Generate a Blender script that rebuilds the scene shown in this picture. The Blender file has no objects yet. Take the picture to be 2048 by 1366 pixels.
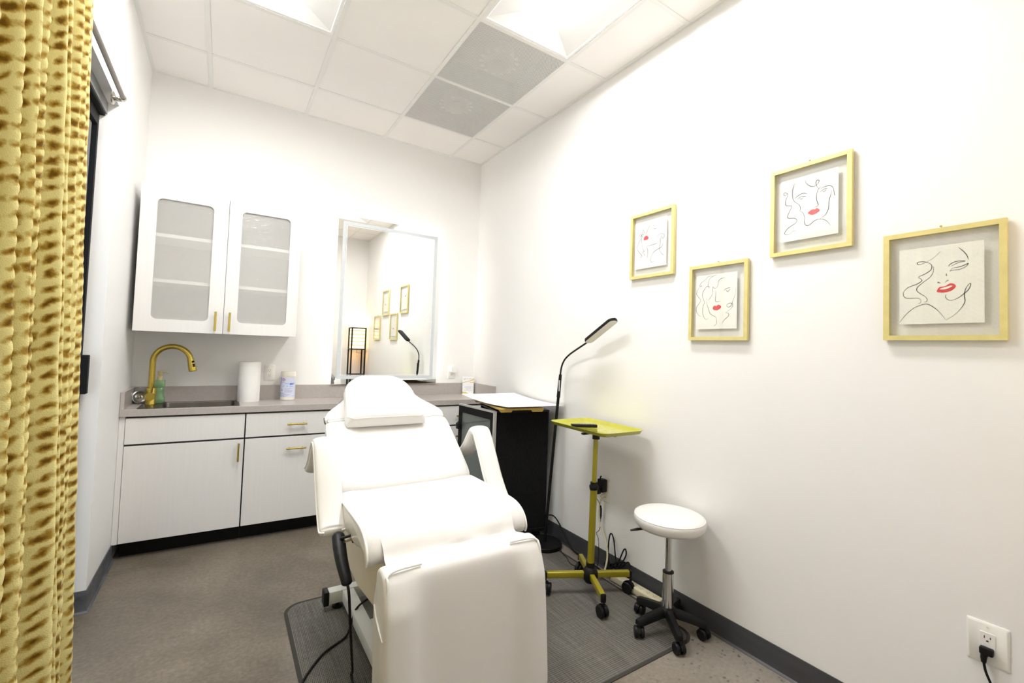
import bpy, bmesh, math, random
from mathutils import Matrix, Vector, noise
random.seed(7)
S = bpy.context.scene
COL = S.collection
PI = math.pi

# ------------------------------------------------------------------ room numbers (metres)
XL, XR, YB, YR, H = 0.358, 2.837, 0.0, -4.0, 3.044
GX = [0.682, 1.292, 1.902, 2.511]
GY = [-0.444, -1.053, -1.663, -2.272, -2.882, -3.491]

# ------------------------------------------------------------------ materials
def mat(name, col, rough=0.5, metal=0.0, var=0.06, vscale=14.0, bump=0.0, bscale=60.0, coat=0.0, spec=0.5,
        stretch=(1, 1, 1), emit=None, estr=0.0, sss=0.0):
    m = bpy.data.materials.new(name); m.use_nodes = True
    nt = m.node_tree; N = nt.nodes; L = nt.links
    b = N['Principled BSDF']
    b.inputs['Roughness'].default_value = rough
    b.inputs['Metallic'].default_value = metal
    b.inputs['Coat Weight'].default_value = coat
    b.inputs['Specular IOR Level'].default_value = spec
    tc = N.new('ShaderNodeTexCoord'); mp = N.new('ShaderNodeMapping')
    mp.inputs['Scale'].default_value = stretch
    L.new(tc.outputs['Object'], mp.inputs['Vector'])
    nz = N.new('ShaderNodeTexNoise'); nz.inputs['Scale'].default_value = vscale; nz.inputs['Detail'].default_value = 4
    L.new(mp.outputs['Vector'], nz.inputs['Vector'])
    rp = N.new('ShaderNodeValToRGB')
    lo = [max(0, c * (1 - var)) for c in col]; hi = [min(1, c * (1 + var)) for c in col]
    rp.color_ramp.elements[0].color = (*lo, 1); rp.color_ramp.elements[1].color = (*hi, 1)
    rp.color_ramp.elements[0].position = 0.3; rp.color_ramp.elements[1].position = 0.7
    L.new(nz.outputs['Fac'], rp.inputs['Fac']); L.new(rp.outputs['Color'], b.inputs['Base Color'])
    if bump:
        n2 = N.new('ShaderNodeTexNoise'); n2.inputs['Scale'].default_value = bscale; n2.inputs['Detail'].default_value = 3
        L.new(mp.outputs['Vector'], n2.inputs['Vector'])
        bp = N.new('ShaderNodeBump'); bp.inputs['Strength'].default_value = bump; bp.inputs['Distance'].default_value = 0.002
        L.new(n2.outputs['Fac'], bp.inputs['Height']); L.new(bp.outputs['Normal'], b.inputs['Normal'])
    if emit:
        b.inputs['Emission Color'].default_value = (*emit, 1); b.inputs['Emission Strength'].default_value = estr
    return m

def glass_mat(name, tint=(1, 1, 1), rough=0.0, ior=1.45, bump=0.0, bscale=40.0, stretch=(1, 1, 1), body=None, bodyfac=0.0):
    """sheet glass: clear body plus a Fresnel reflection; optional frosted body"""
    m = bpy.data.materials.new(name); m.use_nodes = True
    nt = m.node_tree; N = nt.nodes; L = nt.links
    for n in list(N): N.remove(n)
    out = N.new('ShaderNodeOutputMaterial'); mx = N.new('ShaderNodeMixShader'); lw = N.new('ShaderNodeLayerWeight'); lw.inputs['Blend'].default_value = 0.5
    pw_ = N.new('ShaderNodeMath'); pw_.operation = 'POWER'; pw_.inputs[1].default_value = 5.0; L.new(lw.outputs['Facing'], pw_.inputs[0])
    f0 = ((ior - 1) / (ior + 1)) ** 2
    fr = N.new('ShaderNodeMapRange'); fr.inputs[3].default_value = f0; fr.inputs[4].default_value = 1.0; L.new(pw_.outputs[0], fr.inputs[0])
    tr = N.new('ShaderNodeBsdfTransparent'); tr.inputs['Color'].default_value = (*tint, 1)
    gl = N.new('ShaderNodeBsdfGlossy'); gl.inputs['Roughness'].default_value = rough
    last = tr
    if body:
        df = N.new('ShaderNodeBsdfDiffuse'); df.inputs['Color'].default_value = (*body, 1)
        m2 = N.new('ShaderNodeMixShader'); m2.inputs['Fac'].default_value = bodyfac
        L.new(tr.outputs[0], m2.inputs[1]); L.new(df.outputs[0], m2.inputs[2]); last = m2
    if bump:
        tc = N.new('ShaderNodeTexCoord'); mp = N.new('ShaderNodeMapping'); mp.inputs['Scale'].default_value = stretch
        nz = N.new('ShaderNodeTexNoise'); nz.inputs['Scale'].default_value = bscale; nz.inputs['Detail'].default_value = 2
        bp = N.new('ShaderNodeBump'); bp.inputs['Strength'].default_value = bump; bp.inputs['Distance'].default_value = 0.004
        L.new(tc.outputs['Object'], mp.inputs['Vector']); L.new(mp.outputs['Vector'], nz.inputs['Vector'])
        L.new(nz.outputs['Fac'], bp.inputs['Height'])
        L.new(bp.outputs['Normal'], gl.inputs['Normal']); L.new(bp.outputs['Normal'], lw.inputs['Normal'])
    L.new(fr.outputs[0], mx.inputs['Fac']); L.new(last.outputs[0], mx.inputs[1]); L.new(gl.outputs[0], mx.inputs[2])
    L.new(mx.outputs[0], out.inputs['Surface'])
    return m

def emit_mat(name, col, strength):
    m = bpy.data.materials.new(name); m.use_nodes = True
    nt = m.node_tree; b = nt.nodes['Principled BSDF']
    b.inputs['Base Color'].default_value = (*col, 1)
    b.inputs['Emission Color'].default_value = (*col, 1); b.inputs['Emission Strength'].default_value = strength
    return m

M_wall = mat('painted wall', (0.84, 0.834, 0.822), 0.55, var=0.012, vscale=2.0, bump=0.05, bscale=220)
M_tile = mat('ceiling tile', (0.87, 0.848, 0.825), 0.9, var=0.012, vscale=3, bump=0.12, bscale=300)
M_grid = mat('ceiling grid metal', (0.80, 0.79, 0.77), 0.5, var=0.01)
M_refl = mat('white light reflector', (0.86, 0.86, 0.855), 0.5, var=0.01)
M_white = mat('white paint metal', (0.82, 0.82, 0.81), 0.4, var=0.01)
M_vinyl = mat('white vinyl upholstery', (0.735, 0.724, 0.708), 0.38, var=0.015, vscale=6, bump=0.05, bscale=260, coat=0.08)
M_pipe = mat('white vinyl piping', (0.82, 0.808, 0.79), 0.35, var=0.01)
M_shroud = mat('cream moulded cover', (0.74, 0.68, 0.56), 0.5, var=0.02)
M_frame_w = mat('white powder coated steel', (0.66, 0.67, 0.64), 0.4, var=0.02)
M_black = mat('black plastic', (0.0075, 0.0075, 0.008), 0.42, var=0.1, bump=0.03, bscale=300, spec=0.22)
M_blackm = mat('black powder coat', (0.007, 0.007, 0.0075), 0.5, var=0.1, spec=0.15)
M_blackfab = mat('black woven panel', (0.0085, 0.0085, 0.009), 0.9, var=0.35, vscale=120, stretch=(1, 1, 0.3), bump=0.1, bscale=400, spec=0.12)
M_rubber = mat('black rubber cable', (0.007, 0.007, 0.0075), 0.5, var=0.05, spec=0.2)
M_base = mat('grey vinyl cove base', (0.047, 0.047, 0.051), 0.45, var=0.12, vscale=5, stretch=(1, 1, 6))
M_kick = mat('black toe kick', (0.006, 0.006, 0.006), 0.6, var=0.05, spec=0.2)
M_lam = mat('white wood grain laminate', (0.75, 0.738, 0.722), 0.45, var=0.016, vscale=26, stretch=(3, 3, 0.12), bump=0.02, bscale=30)
M_carc = mat('gap shade carcass', (0.05, 0.048, 0.045), 0.6)  # carcass coloured dark to stand for the shade in the gaps between fronts
M_lamin = mat('white melamine interior', (0.90, 0.89, 0.87), 0.5, var=0.01)
M_quartz = mat('grey solid surface', (0.43, 0.395, 0.372), 0.28, var=0.05, vscale=60)
M_gold = mat('brushed gold metal', (0.60, 0.455, 0.095), 0.25, metal=1.0, var=0.10, vscale=30, stretch=(1, 1, 0.1))
M_goldfr = mat('satin gold frame', (0.70, 0.61, 0.255), 0.42, metal=0.2, var=0.05, vscale=30, stretch=(8, 1, 1))
M_ochre = mat('olive gold painted steel', (0.34, 0.285, 0.010), 0.30, metal=0.25, var=0.05, coat=0.3)
M_tray = mat('chartreuse enamel', (0.45, 0.435, 0.055), 0.14, metal=0.0, var=0.03, coat=0.4)
M_chrome = mat('chrome', (0.72, 0.72, 0.72), 0.08, metal=1.0, var=0.02)
M_nickel = mat('brushed nickel', (0.56, 0.53, 0.48), 0.25, metal=1.0, var=0.04)
M_rod = mat('brushed nickel rod', (0.30, 0.27, 0.24), 0.4, metal=0.8, var=0.05)
M_steel = mat('stainless steel', (0.42, 0.41, 0.39), 0.28, metal=1.0, var=0.05)
M_sink = mat('shaded stainless steel', (0.11, 0.10, 0.088), 0.36, metal=0.9, var=0.12)  # steel colour darkened to stand for the shadow and dark reflections in the bowl
M_alu = mat('brushed aluminium', (0.62, 0.61, 0.60), 0.38, metal=0.7, var=0.03)
M_plate = mat('white wall plate plastic', (0.84, 0.83, 0.80), 0.35, var=0.01)
M_ivory = mat('ivory plastic', (0.62, 0.57, 0.40), 0.45, var=0.03)
M_slot = mat('dark slot', (0.02, 0.018, 0.016), 0.6)
M_paper = mat('cream art paper', (0.92, 0.91, 0.84), 0.7, var=0.01)
M_ink = mat('black ink', (0.02, 0.02, 0.018), 0.7)
M_lip = mat('red ink', (0.72, 0.06, 0.07), 0.6, var=0.15, vscale=60)
M_towel = mat('paper towel', (0.86, 0.85, 0.83), 0.9, var=0.01, bump=0.5, bscale=140, stretch=(1, 1, 1.6))
M_bamboo = mat('bamboo', (0.50, 0.34, 0.075), 0.45, var=0.18, vscale=20, stretch=(1, 12, 8))
M_sheet = mat('white plastic sheet', (0.86, 0.86, 0.85), 0.4, var=0.008)
M_mirror = bpy.data.materials.new('mirror silver'); M_mirror.use_nodes = True
_b = M_mirror.node_tree.nodes['Principled BSDF']
_b.inputs['Base Color'].default_value = (0.93, 0.94, 0.93, 1); _b.inputs['Metallic'].default_value = 1; _b.inputs['Roughness'].default_value = 0.0
M_frost = mat('frosted mirror band', (0.62, 0.66, 0.69), 0.5, var=0.01)
M_bevel = mat('bright bevel line', (0.9, 0.9, 0.9), 0.2, var=0.0)
M_charc = mat('charcoal aluminium', (0.011, 0.011, 0.012), 0.55, metal=0.0, spec=0.08)
M_track = mat('grey aluminium track', (0.22, 0.22, 0.215), 0.45, metal=0.3)
M_glass = glass_mat('clear picture glass', (0.997, 0.998, 0.994))
M_doorgl = glass_mat('door glass', (0.93, 0.96, 0.97))
M_rain = glass_mat('textured cabinet glass', (0.99, 0.99, 0.985), rough=0.06, bump=0.9, bscale=38, stretch=(1, 1, 2.2), body=(0.88, 0.875, 0.85), bodyfac=0.25)
M_cartgl = glass_mat('smoked streaked glass', (0.5, 0.54, 0.52), rough=0.03, ior=1.9, body=(0.20, 0.23, 0.215), bodyfac=0.55)
M_sheen = mat('grey lamp diffuser', (0.74, 0.71, 0.67), 0.5, var=0.02)
M_shade = emit_mat('lit paper shade', (1.0, 0.72, 0.30), 3.2)
M_lens = emit_mat('light lens', (1.0, 0.996, 0.988), 13.5)
M_led = emit_mat('LED strip', (1.0, 0.945, 0.87), 2.6)
M_dark = mat('dark void', (0.03, 0.03, 0.03), 0.9)

def soap_mat():
    m = bpy.data.materials.new('green soap glass'); m.use_nodes = True
    b = m.node_tree.nodes['Principled BSDF']
    b.inputs['Base Color'].default_value = (0.40, 0.72, 0.36, 1); b.inputs['Roughness'].default_value = 0.08
    b.inputs['Transmission Weight'].default_value = 0.55; b.inputs['Coat Weight'].default_value = 0.5
    return m
M_soap = soap_mat()

def floor_mat_():
    m = bpy.data.materials.new('polished concrete'); m.use_nodes = True
    nt = m.node_tree; N = nt.nodes; L = nt.links; b = N['Principled BSDF']
    tc = N.new('ShaderNodeTexCoord')
    def noise_(sc, det, rough=0.6, dist=0.0):
        n = N.new('ShaderNodeTexNoise'); n.inputs['Scale'].default_value = sc; n.inputs['Detail'].default_value = det
        n.inputs['Roughness'].default_value = rough; n.inputs['Distortion'].default_value = dist
        L.new(tc.outputs['Object'], n.inputs['Vector']); return n
    def ramp(src, a, b_, ca, cb):
        r = N.new('ShaderNodeValToRGB'); r.color_ramp.elements[0].position = a; r.color_ramp.elements[1].position = b_
        r.color_ramp.elements[0].color = (*ca, 1); r.color_ramp.elements[1].color = (*cb, 1); L.new(src, r.inputs['Fac']); return r
    def mix(mode, fac, c1, c2):
        x = N.new('ShaderNodeMix'); x.data_type = 'RGBA'; x.blend_type = mode
        if hasattr(fac, 'is_linked') or not isinstance(fac, float): L.new(fac, x.inputs[0])
        else: x.inputs[0].default_value = fac
        L.new(c1, x.inputs[6]); L.new(c2, x.inputs[7]); return x
    big = ramp(noise_(1.6, 8, 0.62, 0.4).outputs['Fac'], 0.3, 0.72, (0.112, 0.092, 0.067), (0.250, 0.212, 0.164))
    fine = ramp(noise_(55, 6, 0.7).outputs['Fac'], 0.3, 0.75, (0.82, 0.82, 0.82), (1.12, 1.12, 1.12))
    c1 = mix('MULTIPLY', 1.0, big.outputs['Color'], fine.outputs['Color'])
    # pale scuffs
    sc = ramp(noise_(9, 10, 0.75, 1.5).outputs['Fac'], 0.63, 0.78, (0, 0, 0), (0.28, 0.28, 0.28))
    pale = N.new('ShaderNodeRGB'); pale.outputs[0].default_value = (0.30, 0.27, 0.23, 1)
    c2 = mix('MIX', sc.outputs['Color'], c1.outputs[2], pale.outputs[0])
    # exposed aggregate near the right wall
    vo = N.new('ShaderNodeTexVoronoi'); vo.inputs['Scale'].default_value = 46; L.new(tc.outputs['Object'], vo.inputs['Vector'])
    ag = ramp(vo.outputs['Distance'], 0.20, 0.42, (1, 1, 1), (0, 0, 0))
    sep = N.new('ShaderNodeSeparateXYZ'); L.new(tc.outputs['Object'], sep.inputs[0])
    mr = N.new('ShaderNodeMapRange'); mr.inputs[1].default_value = 2.15; mr.inputs[2].default_value = 2.65
    L.new(sep.outputs['X'], mr.inputs[0])
    pn = ramp(noise_(22, 3).outputs['Fac'], 0.50, 0.60, (0, 0, 0), (1, 1, 1))
    mu = N.new('ShaderNodeMath'); mu.operation = 'MULTIPLY'; L.new(ag.outputs['Color'], mu.inputs[0]); L.new(mr.outputs[0], mu.inputs[1])
    mu2 = N.new('ShaderNodeMath'); mu2.operation = 'MULTIPLY'; L.new(mu.outputs[0], mu2.inputs[0]); L.new(pn.outputs['Color'], mu2.inputs[1])
    drk = N.new('ShaderNodeRGB'); drk.outputs[0].default_value = (0.055, 0.05, 0.05, 1)
    lite = N.new('ShaderNodeRGB'); lite.outputs[0].default_value = (0.30, 0.272, 0.238, 1)
    mr2 = N.new('ShaderNodeMath'); mr2.operation = 'MULTIPLY'; mr2.inputs[1].default_value = 0.75; L.new(mr.outputs[0], mr2.inputs[0])
    c3 = mix('MIX', mr2.outputs[0], c2.outputs[2], lite.outputs[0])
    c3b = mix('MULTIPLY', 1.0, c3.outputs[2], fine.outputs['Color'])
    c4 = mix('MIX', mu2.outputs[0], c3b.outputs[2], drk.outputs[0])
    L.new(c4.outputs[2], b.inputs['Base Color'])
    rr = N.new('ShaderNodeMapRange'); rr.inputs[3].default_value = 0.30; rr.inputs[4].default_value = 0.55
    L.new(noise_(4, 5).outputs['Fac'], rr.inputs[0]); L.new(rr.outputs[0], b.inputs['Roughness'])
    bp = N.new('ShaderNodeBump'); bp.inputs['Strength'].default_value = 0.12; bp.inputs['Distance'].default_value = 0.002
    L.new(noise_(90, 4).outputs['Fac'], bp.inputs['Height']); L.new(bp.outputs['Normal'], b.inputs['Normal'])
    return m
M_floor = floor_mat_()

def weave_mat():
    m = bpy.data.materials.new('woven vinyl mat'); m.use_nodes = True
    nt = m.node_tree; N = nt.nodes; L = nt.links; b = N['Principled BSDF']
    tc = N.new('ShaderNodeTexCoord')
    def wave(axis, sc):
        w = N.new('ShaderNodeTexWave'); w.bands_direction = axis; w.inputs['Scale'].default_value = sc
        w.inputs['Distortion'].default_value = 0.25; w.inputs['Detail'].default_value = 1
        L.new(tc.outputs['Object'], w.inputs['Vector']); return w
    wx, wy = wave('X', 52), wave('Y', 34)
    mp = N.new('ShaderNodeMapping'); mp.inputs['Scale'].default_value = (160, 5, 1); L.new(tc.outputs['Object'], mp.inputs['Vector'])
    n1 = N.new('ShaderNodeTexNoise'); n1.inputs['Scale'].default_value = 1; n1.inputs['Detail'].default_value = 3; L.new(mp.outputs[0], n1.inputs['Vector'])
    mp2 = N.new('ShaderNodeMapping'); mp2.inputs['Scale'].default_value = (5, 120, 1); L.new(tc.outputs['Object'], mp2.inputs['Vector'])
    n2 = N.new('ShaderNodeTexNoise'); n2.inputs['Scale'].default_value = 1; n2.inputs['Detail'].default_value = 3; L.new(mp2.outputs[0], n2.inputs['Vector'])
    def math_(op, a, c):
        q = N.new('ShaderNodeMath'); q.operation = op
        for i, v in enumerate((a, c)):
            if isinstance(v, (int, float)): q.inputs[i].default_value = v
            else: L.new(v, q.inputs[i])
        return q.outputs[0]
    s = math_('MULTIPLY', wx.outputs['Fac'], 0.30)
    s = math_('ADD', s, math_('MULTIPLY', wy.outputs['Fac'], 0.22))
    s = math_('ADD', s, math_('MULTIPLY', n1.outputs['Fac'], 0.45))
    s = math_('ADD', s, math_('MULTIPLY', n2.outputs['Fac'], 0.22))
    r = N.new('ShaderNodeValToRGB'); e = r.color_ramp.elements
    e[0].position = 0.32; e[0].color = (0.024, 0.022, 0.018, 1); e[1].position = 0.86; e[1].color = (0.235, 0.225, 0.200, 1)
    k = r.color_ramp.elements.new(0.58); k.color = (0.098, 0.090, 0.076, 1)
    L.new(s, r.inputs['Fac']); L.new(r.outputs['Color'], b.inputs['Base Color'])
    b.inputs['Roughness'].default_value = 0.62
    bp = N.new('ShaderNodeBump'); bp.inputs['Strength'].default_value = 0.4; bp.inputs['Distance'].default_value = 0.002
    L.new(s, bp.inputs['Height']); L.new(bp.outputs['Normal'], b.inputs['Normal'])
    return m
M_mat = weave_mat()
M_matedge = mat('mat rubber edge', (0.038, 0.034, 0.028), 0.8)

SPU, SPV, SPS = 0.040, 0.036, 0.5      # curtain dimple spacing (m) and stagger
def curtain_mat():
    m = bpy.data.materials.new('gold dimpled plush'); m.use_nodes = True
    nt = m.node_tree; N = nt.nodes; L = nt.links; b = N['Principled BSDF']
    uv = N.new('ShaderNodeUVMap'); uv.uv_map = 'UVMap'
    nz = N.new('ShaderNodeTexNoise'); nz.inputs['Scale'].default_value = 26; nz.inputs['Detail'].default_value = 4
    L.new(uv.outputs[0], nz.inputs['Vector'])
    sub = N.new('ShaderNodeVectorMath'); sub.operation = 'SUBTRACT'; sub.inputs[1].default_value = (0.5, 0.5, 0.5)
    L.new(nz.outputs['Color'], sub.inputs[0])
    scl = N.new('ShaderNodeVectorMath'); scl.operation = 'SCALE'; scl.inputs['Scale'].default_value = 0.030
    L.new(sub.outputs[0], scl.inputs[0])
    add = N.new('ShaderNodeVectorMath'); L.new(uv.outputs[0], add.inputs[0]); L.new(scl.outputs[0], add.inputs[1])
    sep = N.new('ShaderNodeSeparateXYZ'); L.new(add.outputs[0], sep.inputs[0])
    def math_(op, a, c=0.0):
        q = N.new('ShaderNodeMath'); q.operation = op
        for i, v in enumerate((a, c)):
            if isinstance(v, (int, float)): q.inputs[i].default_value = v
            else: L.new(v, q.inputs[i])
        return q.outputs[0]
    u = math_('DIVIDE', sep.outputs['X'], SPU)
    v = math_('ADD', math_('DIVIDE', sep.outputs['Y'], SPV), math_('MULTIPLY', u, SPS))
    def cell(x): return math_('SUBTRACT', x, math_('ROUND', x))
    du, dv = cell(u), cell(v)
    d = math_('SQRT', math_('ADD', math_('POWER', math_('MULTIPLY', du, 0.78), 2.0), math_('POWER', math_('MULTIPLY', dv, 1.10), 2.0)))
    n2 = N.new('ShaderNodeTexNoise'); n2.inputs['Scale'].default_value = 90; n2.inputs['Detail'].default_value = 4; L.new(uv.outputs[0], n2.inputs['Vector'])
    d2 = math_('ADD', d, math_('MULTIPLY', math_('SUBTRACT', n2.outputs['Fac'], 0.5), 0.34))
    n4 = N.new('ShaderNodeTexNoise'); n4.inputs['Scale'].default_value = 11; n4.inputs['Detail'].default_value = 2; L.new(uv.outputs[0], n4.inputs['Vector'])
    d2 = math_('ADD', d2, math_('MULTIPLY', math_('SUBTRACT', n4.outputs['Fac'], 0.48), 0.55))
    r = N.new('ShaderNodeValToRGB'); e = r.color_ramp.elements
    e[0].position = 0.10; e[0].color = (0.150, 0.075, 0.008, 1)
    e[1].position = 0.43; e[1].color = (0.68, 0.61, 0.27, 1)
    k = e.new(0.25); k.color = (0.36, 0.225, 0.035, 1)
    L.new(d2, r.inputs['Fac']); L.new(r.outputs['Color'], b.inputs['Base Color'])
    b.inputs['Roughness'].default_value = 0.9
    b.inputs['Specular IOR Level'].default_value = 0.1
    b.inputs['Sheen Weight'].default_value = 0.35; b.inputs['Sheen Roughness'].default_value = 0.4
    b.inputs['Sheen Tint'].default_value = (1.0, 0.9, 0.55, 1)
    n3 = N.new('ShaderNodeTexNoise'); n3.inputs['Scale'].default_value = 420; n3.inputs['Detail'].default_value = 3; L.new(uv.outputs[0], n3.inputs['Vector'])
    bp = N.new('ShaderNodeBump'); bp.inputs['Strength'].default_value = 0.5; bp.inputs['Distance'].default_value = 0.003
    L.new(n3.outputs['Fac'], bp.inputs['Height']); L.new(bp.outputs['Normal'], b.inputs['Normal'])
    return m
M_curt = curtain_mat()

def perf_mat():
    """perforated steel: round holes punched through (alpha), painted white"""
    m = bpy.data.materials.new('perforated white steel'); m.use_nodes = True
    nt = m.node_tree; N = nt.nodes; L = nt.links
    b = N['Principled BSDF']; out = N['Material Output']
    b.inputs['Base Color'].default_value = (0.80, 0.79, 0.78, 1); b.inputs['Roughness'].default_value = 0.5
    tc = N.new('ShaderNodeTexCoord'); mp = N.new('ShaderNodeMapping'); mp.inputs['Scale'].default_value = (1 / 0.0075,) * 3
    mp.inputs['Rotation'].default_value = (0, 0, PI / 4)
    L.new(tc.outputs['Object'], mp.inputs[0])
    vo = N.new('ShaderNodeTexVoronoi'); vo.voronoi_dimensions = '2D'; vo.inputs['Scale'].default_value = 1; vo.inputs['Randomness'].default_value = 0
    L.new(mp.outputs[0], vo.inputs['Vector'])
    lt = N.new('ShaderNodeMath'); lt.operation = 'LESS_THAN'; lt.inputs[1].default_value = 0.325
    L.new(vo.outputs['Distance'], lt.inputs[0])
    tr = N.new('ShaderNodeBsdfTransparent'); mx = N.new('ShaderNodeMixShader')
    L.new(lt.outputs[0], mx.inputs[0]); L.new(b.outputs[0], mx.inputs[1]); L.new(tr.outputs[0], mx.inputs[2])
    L.new(mx.outputs[0], out.inputs['Surface'])
    return m
M_perf = perf_mat()

# ------------------------------------------------------------------ mesh building
MATRIX = {}
def tag(o, label, cat, group=None):
    o['label'] = label; o['category'] = cat
    if group: o['group'] = group
    return o
def thing(name, label, cat, loc=(0, 0, 0), rotz=0.0, group=None):
    o = bpy.data.objects.new(name, None); COL.objects.link(o)
    o.empty_display_size = 0.1
    o.location = loc; o.rotation_euler = (0, 0, rotz)
    MATRIX[o.name] = Matrix.Translation(loc) @ Matrix.Rotation(rotz, 4, 'Z')
    return tag(o, label, cat, group)

def smooth_path(pts, n=8, closed=False):
    P = [Vector(q) for q in pts]; out = []
    m = len(P); rng = range(m if closed else m - 1)
    for i in rng:
        if closed: a, b, c, d = P[i - 1], P[i], P[(i + 1) % m], P[(i + 2) % m]
        else: a, b, c, d = P[max(i - 1, 0)], P[i], P[i + 1], P[min(i + 2, m - 1)]
        for k in range(n):
            t = k / n
            out.append(0.5 * ((2 * b) + (c - a) * t + (2 * a - 5 * b + 4 * c - d) * t * t + (3 * b - a - 3 * c + d) * t ** 3))
    if not closed: out.append(P[-1])
    return out

def rrect(w, h, r, n=6, cx=0, cy=0):
    """rounded rectangle outline"""
    o = []
    for sx, sy, a0 in ((1, 1, 0), (-1, 1, 90), (-1, -1, 180), (1, -1, 270)):
        for k in range(n + 1):
            a = math.radians(a0 + 90 * k / n)
            o.append((cx + sx * (w / 2 - r) + r * math.cos(a), cy + sy * (h / 2 - r) + r * math.sin(a)))
    return o

class MB:
    def __init__(self): self.bm = bmesh.new()
    def _xf(self, verts, M):
        if M is not None: bmesh.ops.transform(self.bm, matrix=M, verts=verts)
    def box(self, c, s, M=None, bevel=0.0, seg=2):
        r = bmesh.ops.create_cube(self.bm, size=1.0)
        vs = r['verts']
        bmesh.ops.scale(self.bm, vec=s, verts=vs)
        if bevel:
            es = list({e for v in vs for e in v.link_edges})
            rb = bmesh.ops.bevel(self.bm, geom=es, offset=bevel, segments=seg, profile=0.5, affect='EDGES')
            vs = list({v for f in rb['faces'] for v in f.verts} | {v for v in vs if v.is_valid})
            seen = set(vs); st = list(vs)
            while st:
                v = st.pop()
                for e in v.link_edges:
                    w = e.other_vert(v)
                    if w not in seen: seen.add(w); st.append(w)
            vs = list(seen)
        bmesh.ops.translate(self.bm, vec=c, verts=vs)
        self._xf(vs, M); return self
    def b2(self, x0, x1, y0, y1, z0, z1, M=None, bevel=0.0, seg=2):
        return self.box(((x0 + x1) / 2, (y0 + y1) / 2, (z0 + z1) / 2), (abs(x1 - x0), abs(y1 - y0), abs(z1 - z0)), M, bevel, seg)
    def tube(self, pts, r, n=10, closed=False, cap=True, M=None, flat=1.0):
        P = [Vector(q) for q in pts]; m = len(P)
        rad = r if isinstance(r, (list, tuple)) else [r] * m
        rings = []; prev = None
        for i, q in enumerate(P):
            if closed: t = P[(i + 1) % m] - P[i - 1]
            else: t = P[min(i + 1, m - 1)] - P[max(i - 1, 0)]
            if t.length < 1e-9: t = Vector((0, 0, 1))
            t.normalize()
            if prev is None:
                a = Vector((0, 0, 1)) if abs(t.z) < 0.9 else Vector((0, 1, 0))
                u = t.cross(a).normalized()
            else:
                u = (prev - t * prev.dot(t))
                u = u.normalized() if u.length > 1e-6 else t.orthogonal().normalized()
            prev = u; w = t.cross(u)
            rings.append([self.bm.verts.new(q + (u * math.cos(2 * PI * k / n) + w * math.sin(2 * PI * k / n) * flat) * rad[i]) for k in range(n)])
        for i in range(m if closed else m - 1):
            A, B = rings[i], rings[(i + 1) % m]
            for k in range(n): self.bm.faces.new((A[k], A[(k + 1) % n], B[(k + 1) % n], B[k]))
        if cap and not closed:
            self.bm.faces.new(list(reversed(rings[0]))); self.bm.faces.new(rings[-1])
        vs = [v for R_ in rings for v in R_]; self._xf(vs, M); return self
    def cyl(self, p0, p1, r, r1=None, n=20, M=None):
        return self.tube([p0, p1], [r, r if r1 is None else r1], n=n, M=M)
    def lathe(self, prof, c=(0, 0, 0), n=28, M=None, close=True):
        """prof: (radius, z) from bottom to top round +Z"""
        rings = []
        for (r, z) in prof:
            if r < 1e-6: rings.append([self.bm.verts.new((c[0], c[1], c[2] + z))])
            else: rings.append([self.bm.verts.new((c[0] + r * math.cos(2 * PI * k / n), c[1] + r * math.sin(2 * PI * k / n), c[2] + z)) for k in range(n)])
        for A, B in zip(rings, rings[1:]):
            for k in range(n):
                a = A[k % len(A)]; b = A[(k + 1) % len(A)]; d = B[k % len(B)]; e = B[(k + 1) % len(B)]
                f = [a, b, e, d]; g = []
                for v in f:
                    if v not in g: g.append(v)
                if len(g) >= 3: self.bm.faces.new(g)
        if close:
            if len(rings[0]) > 1: self.bm.faces.new(list(reversed(rings[0])))
            if len(rings[-1]) > 1: self.bm.faces.new(rings[-1])
        vs = [v for R_ in rings for v in R_]; self._xf(vs, M); return self
    def prism(self, outline, o, u, v, w, t, bevel=0.0, seg=2, M=None):
        """outline in (u, v), pushed by t along w from o"""
        o, u, v, w = Vector(o), Vector(u), Vector(v), Vector(w)
        A = [self.bm.verts.new(o + u * a + v * b) for a, b in outline]
        B = [self.bm.verts.new(o + u * a + v * b + w * t) for a, b in outline]
        n = len(A); fs = [self.bm.faces.new(list(reversed(A))), self.bm.faces.new(B)]
        for k in range(n): fs.append(self.bm.faces.new((A[k], A[(k + 1) % n], B[(k + 1) % n], B[k])))
        vs = A + B
        if bevel:
            es = list(fs[0].edges) + list(fs[1].edges)
            rb = bmesh.ops.bevel(self.bm, geom=es, offset=bevel, segments=seg, profile=0.5, affect='EDGES')
            vs = [q for q in set(vs) | {x for f in rb['faces'] for x in f.verts} if q.is_valid]
        self._xf(vs, M); return self
    def frame(self, outer, inner, o, u, v, w, t, M=None):
        """flat ring between two outlines of equal count, pushed by t along w"""
        o, u, v, w = Vector(o), Vector(u), Vector(v), Vector(w)
        mk = lambda L, d: [self.bm.verts.new(o + u * a + v * b + w * d) for a, b in L]
        A, B, C, D = mk(outer, 0), mk(inner, 0), mk(outer, t), mk(inner, t); n = len(A)
        for k in range(n):
            j = (k + 1) % n
            self.bm.faces.new((A[j], A[k], B[k], B[j])); self.bm.faces.new((C[k], C[j], D[j], D[k]))
            self.bm.faces.new((A[k], A[j], C[j], C[k])); self.bm.faces.new((B[j], B[k], D[k], D[j]))
        self._xf(A + B + C + D, M); return self
    def grid(self, rows, closed_v=False):
        """rows: list of lists of points"""
        R_ = [[self.bm.verts.new(q) for q in row] for row in rows]
        for a, b in zip(R_, R_[1:]):
            n = len(a)
            for k in range(n if closed_v else n - 1):
                self.bm.faces.new((a[k], a[(k + 1) % n], b[(k + 1) % n], b[k]))
        return R_
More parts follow.
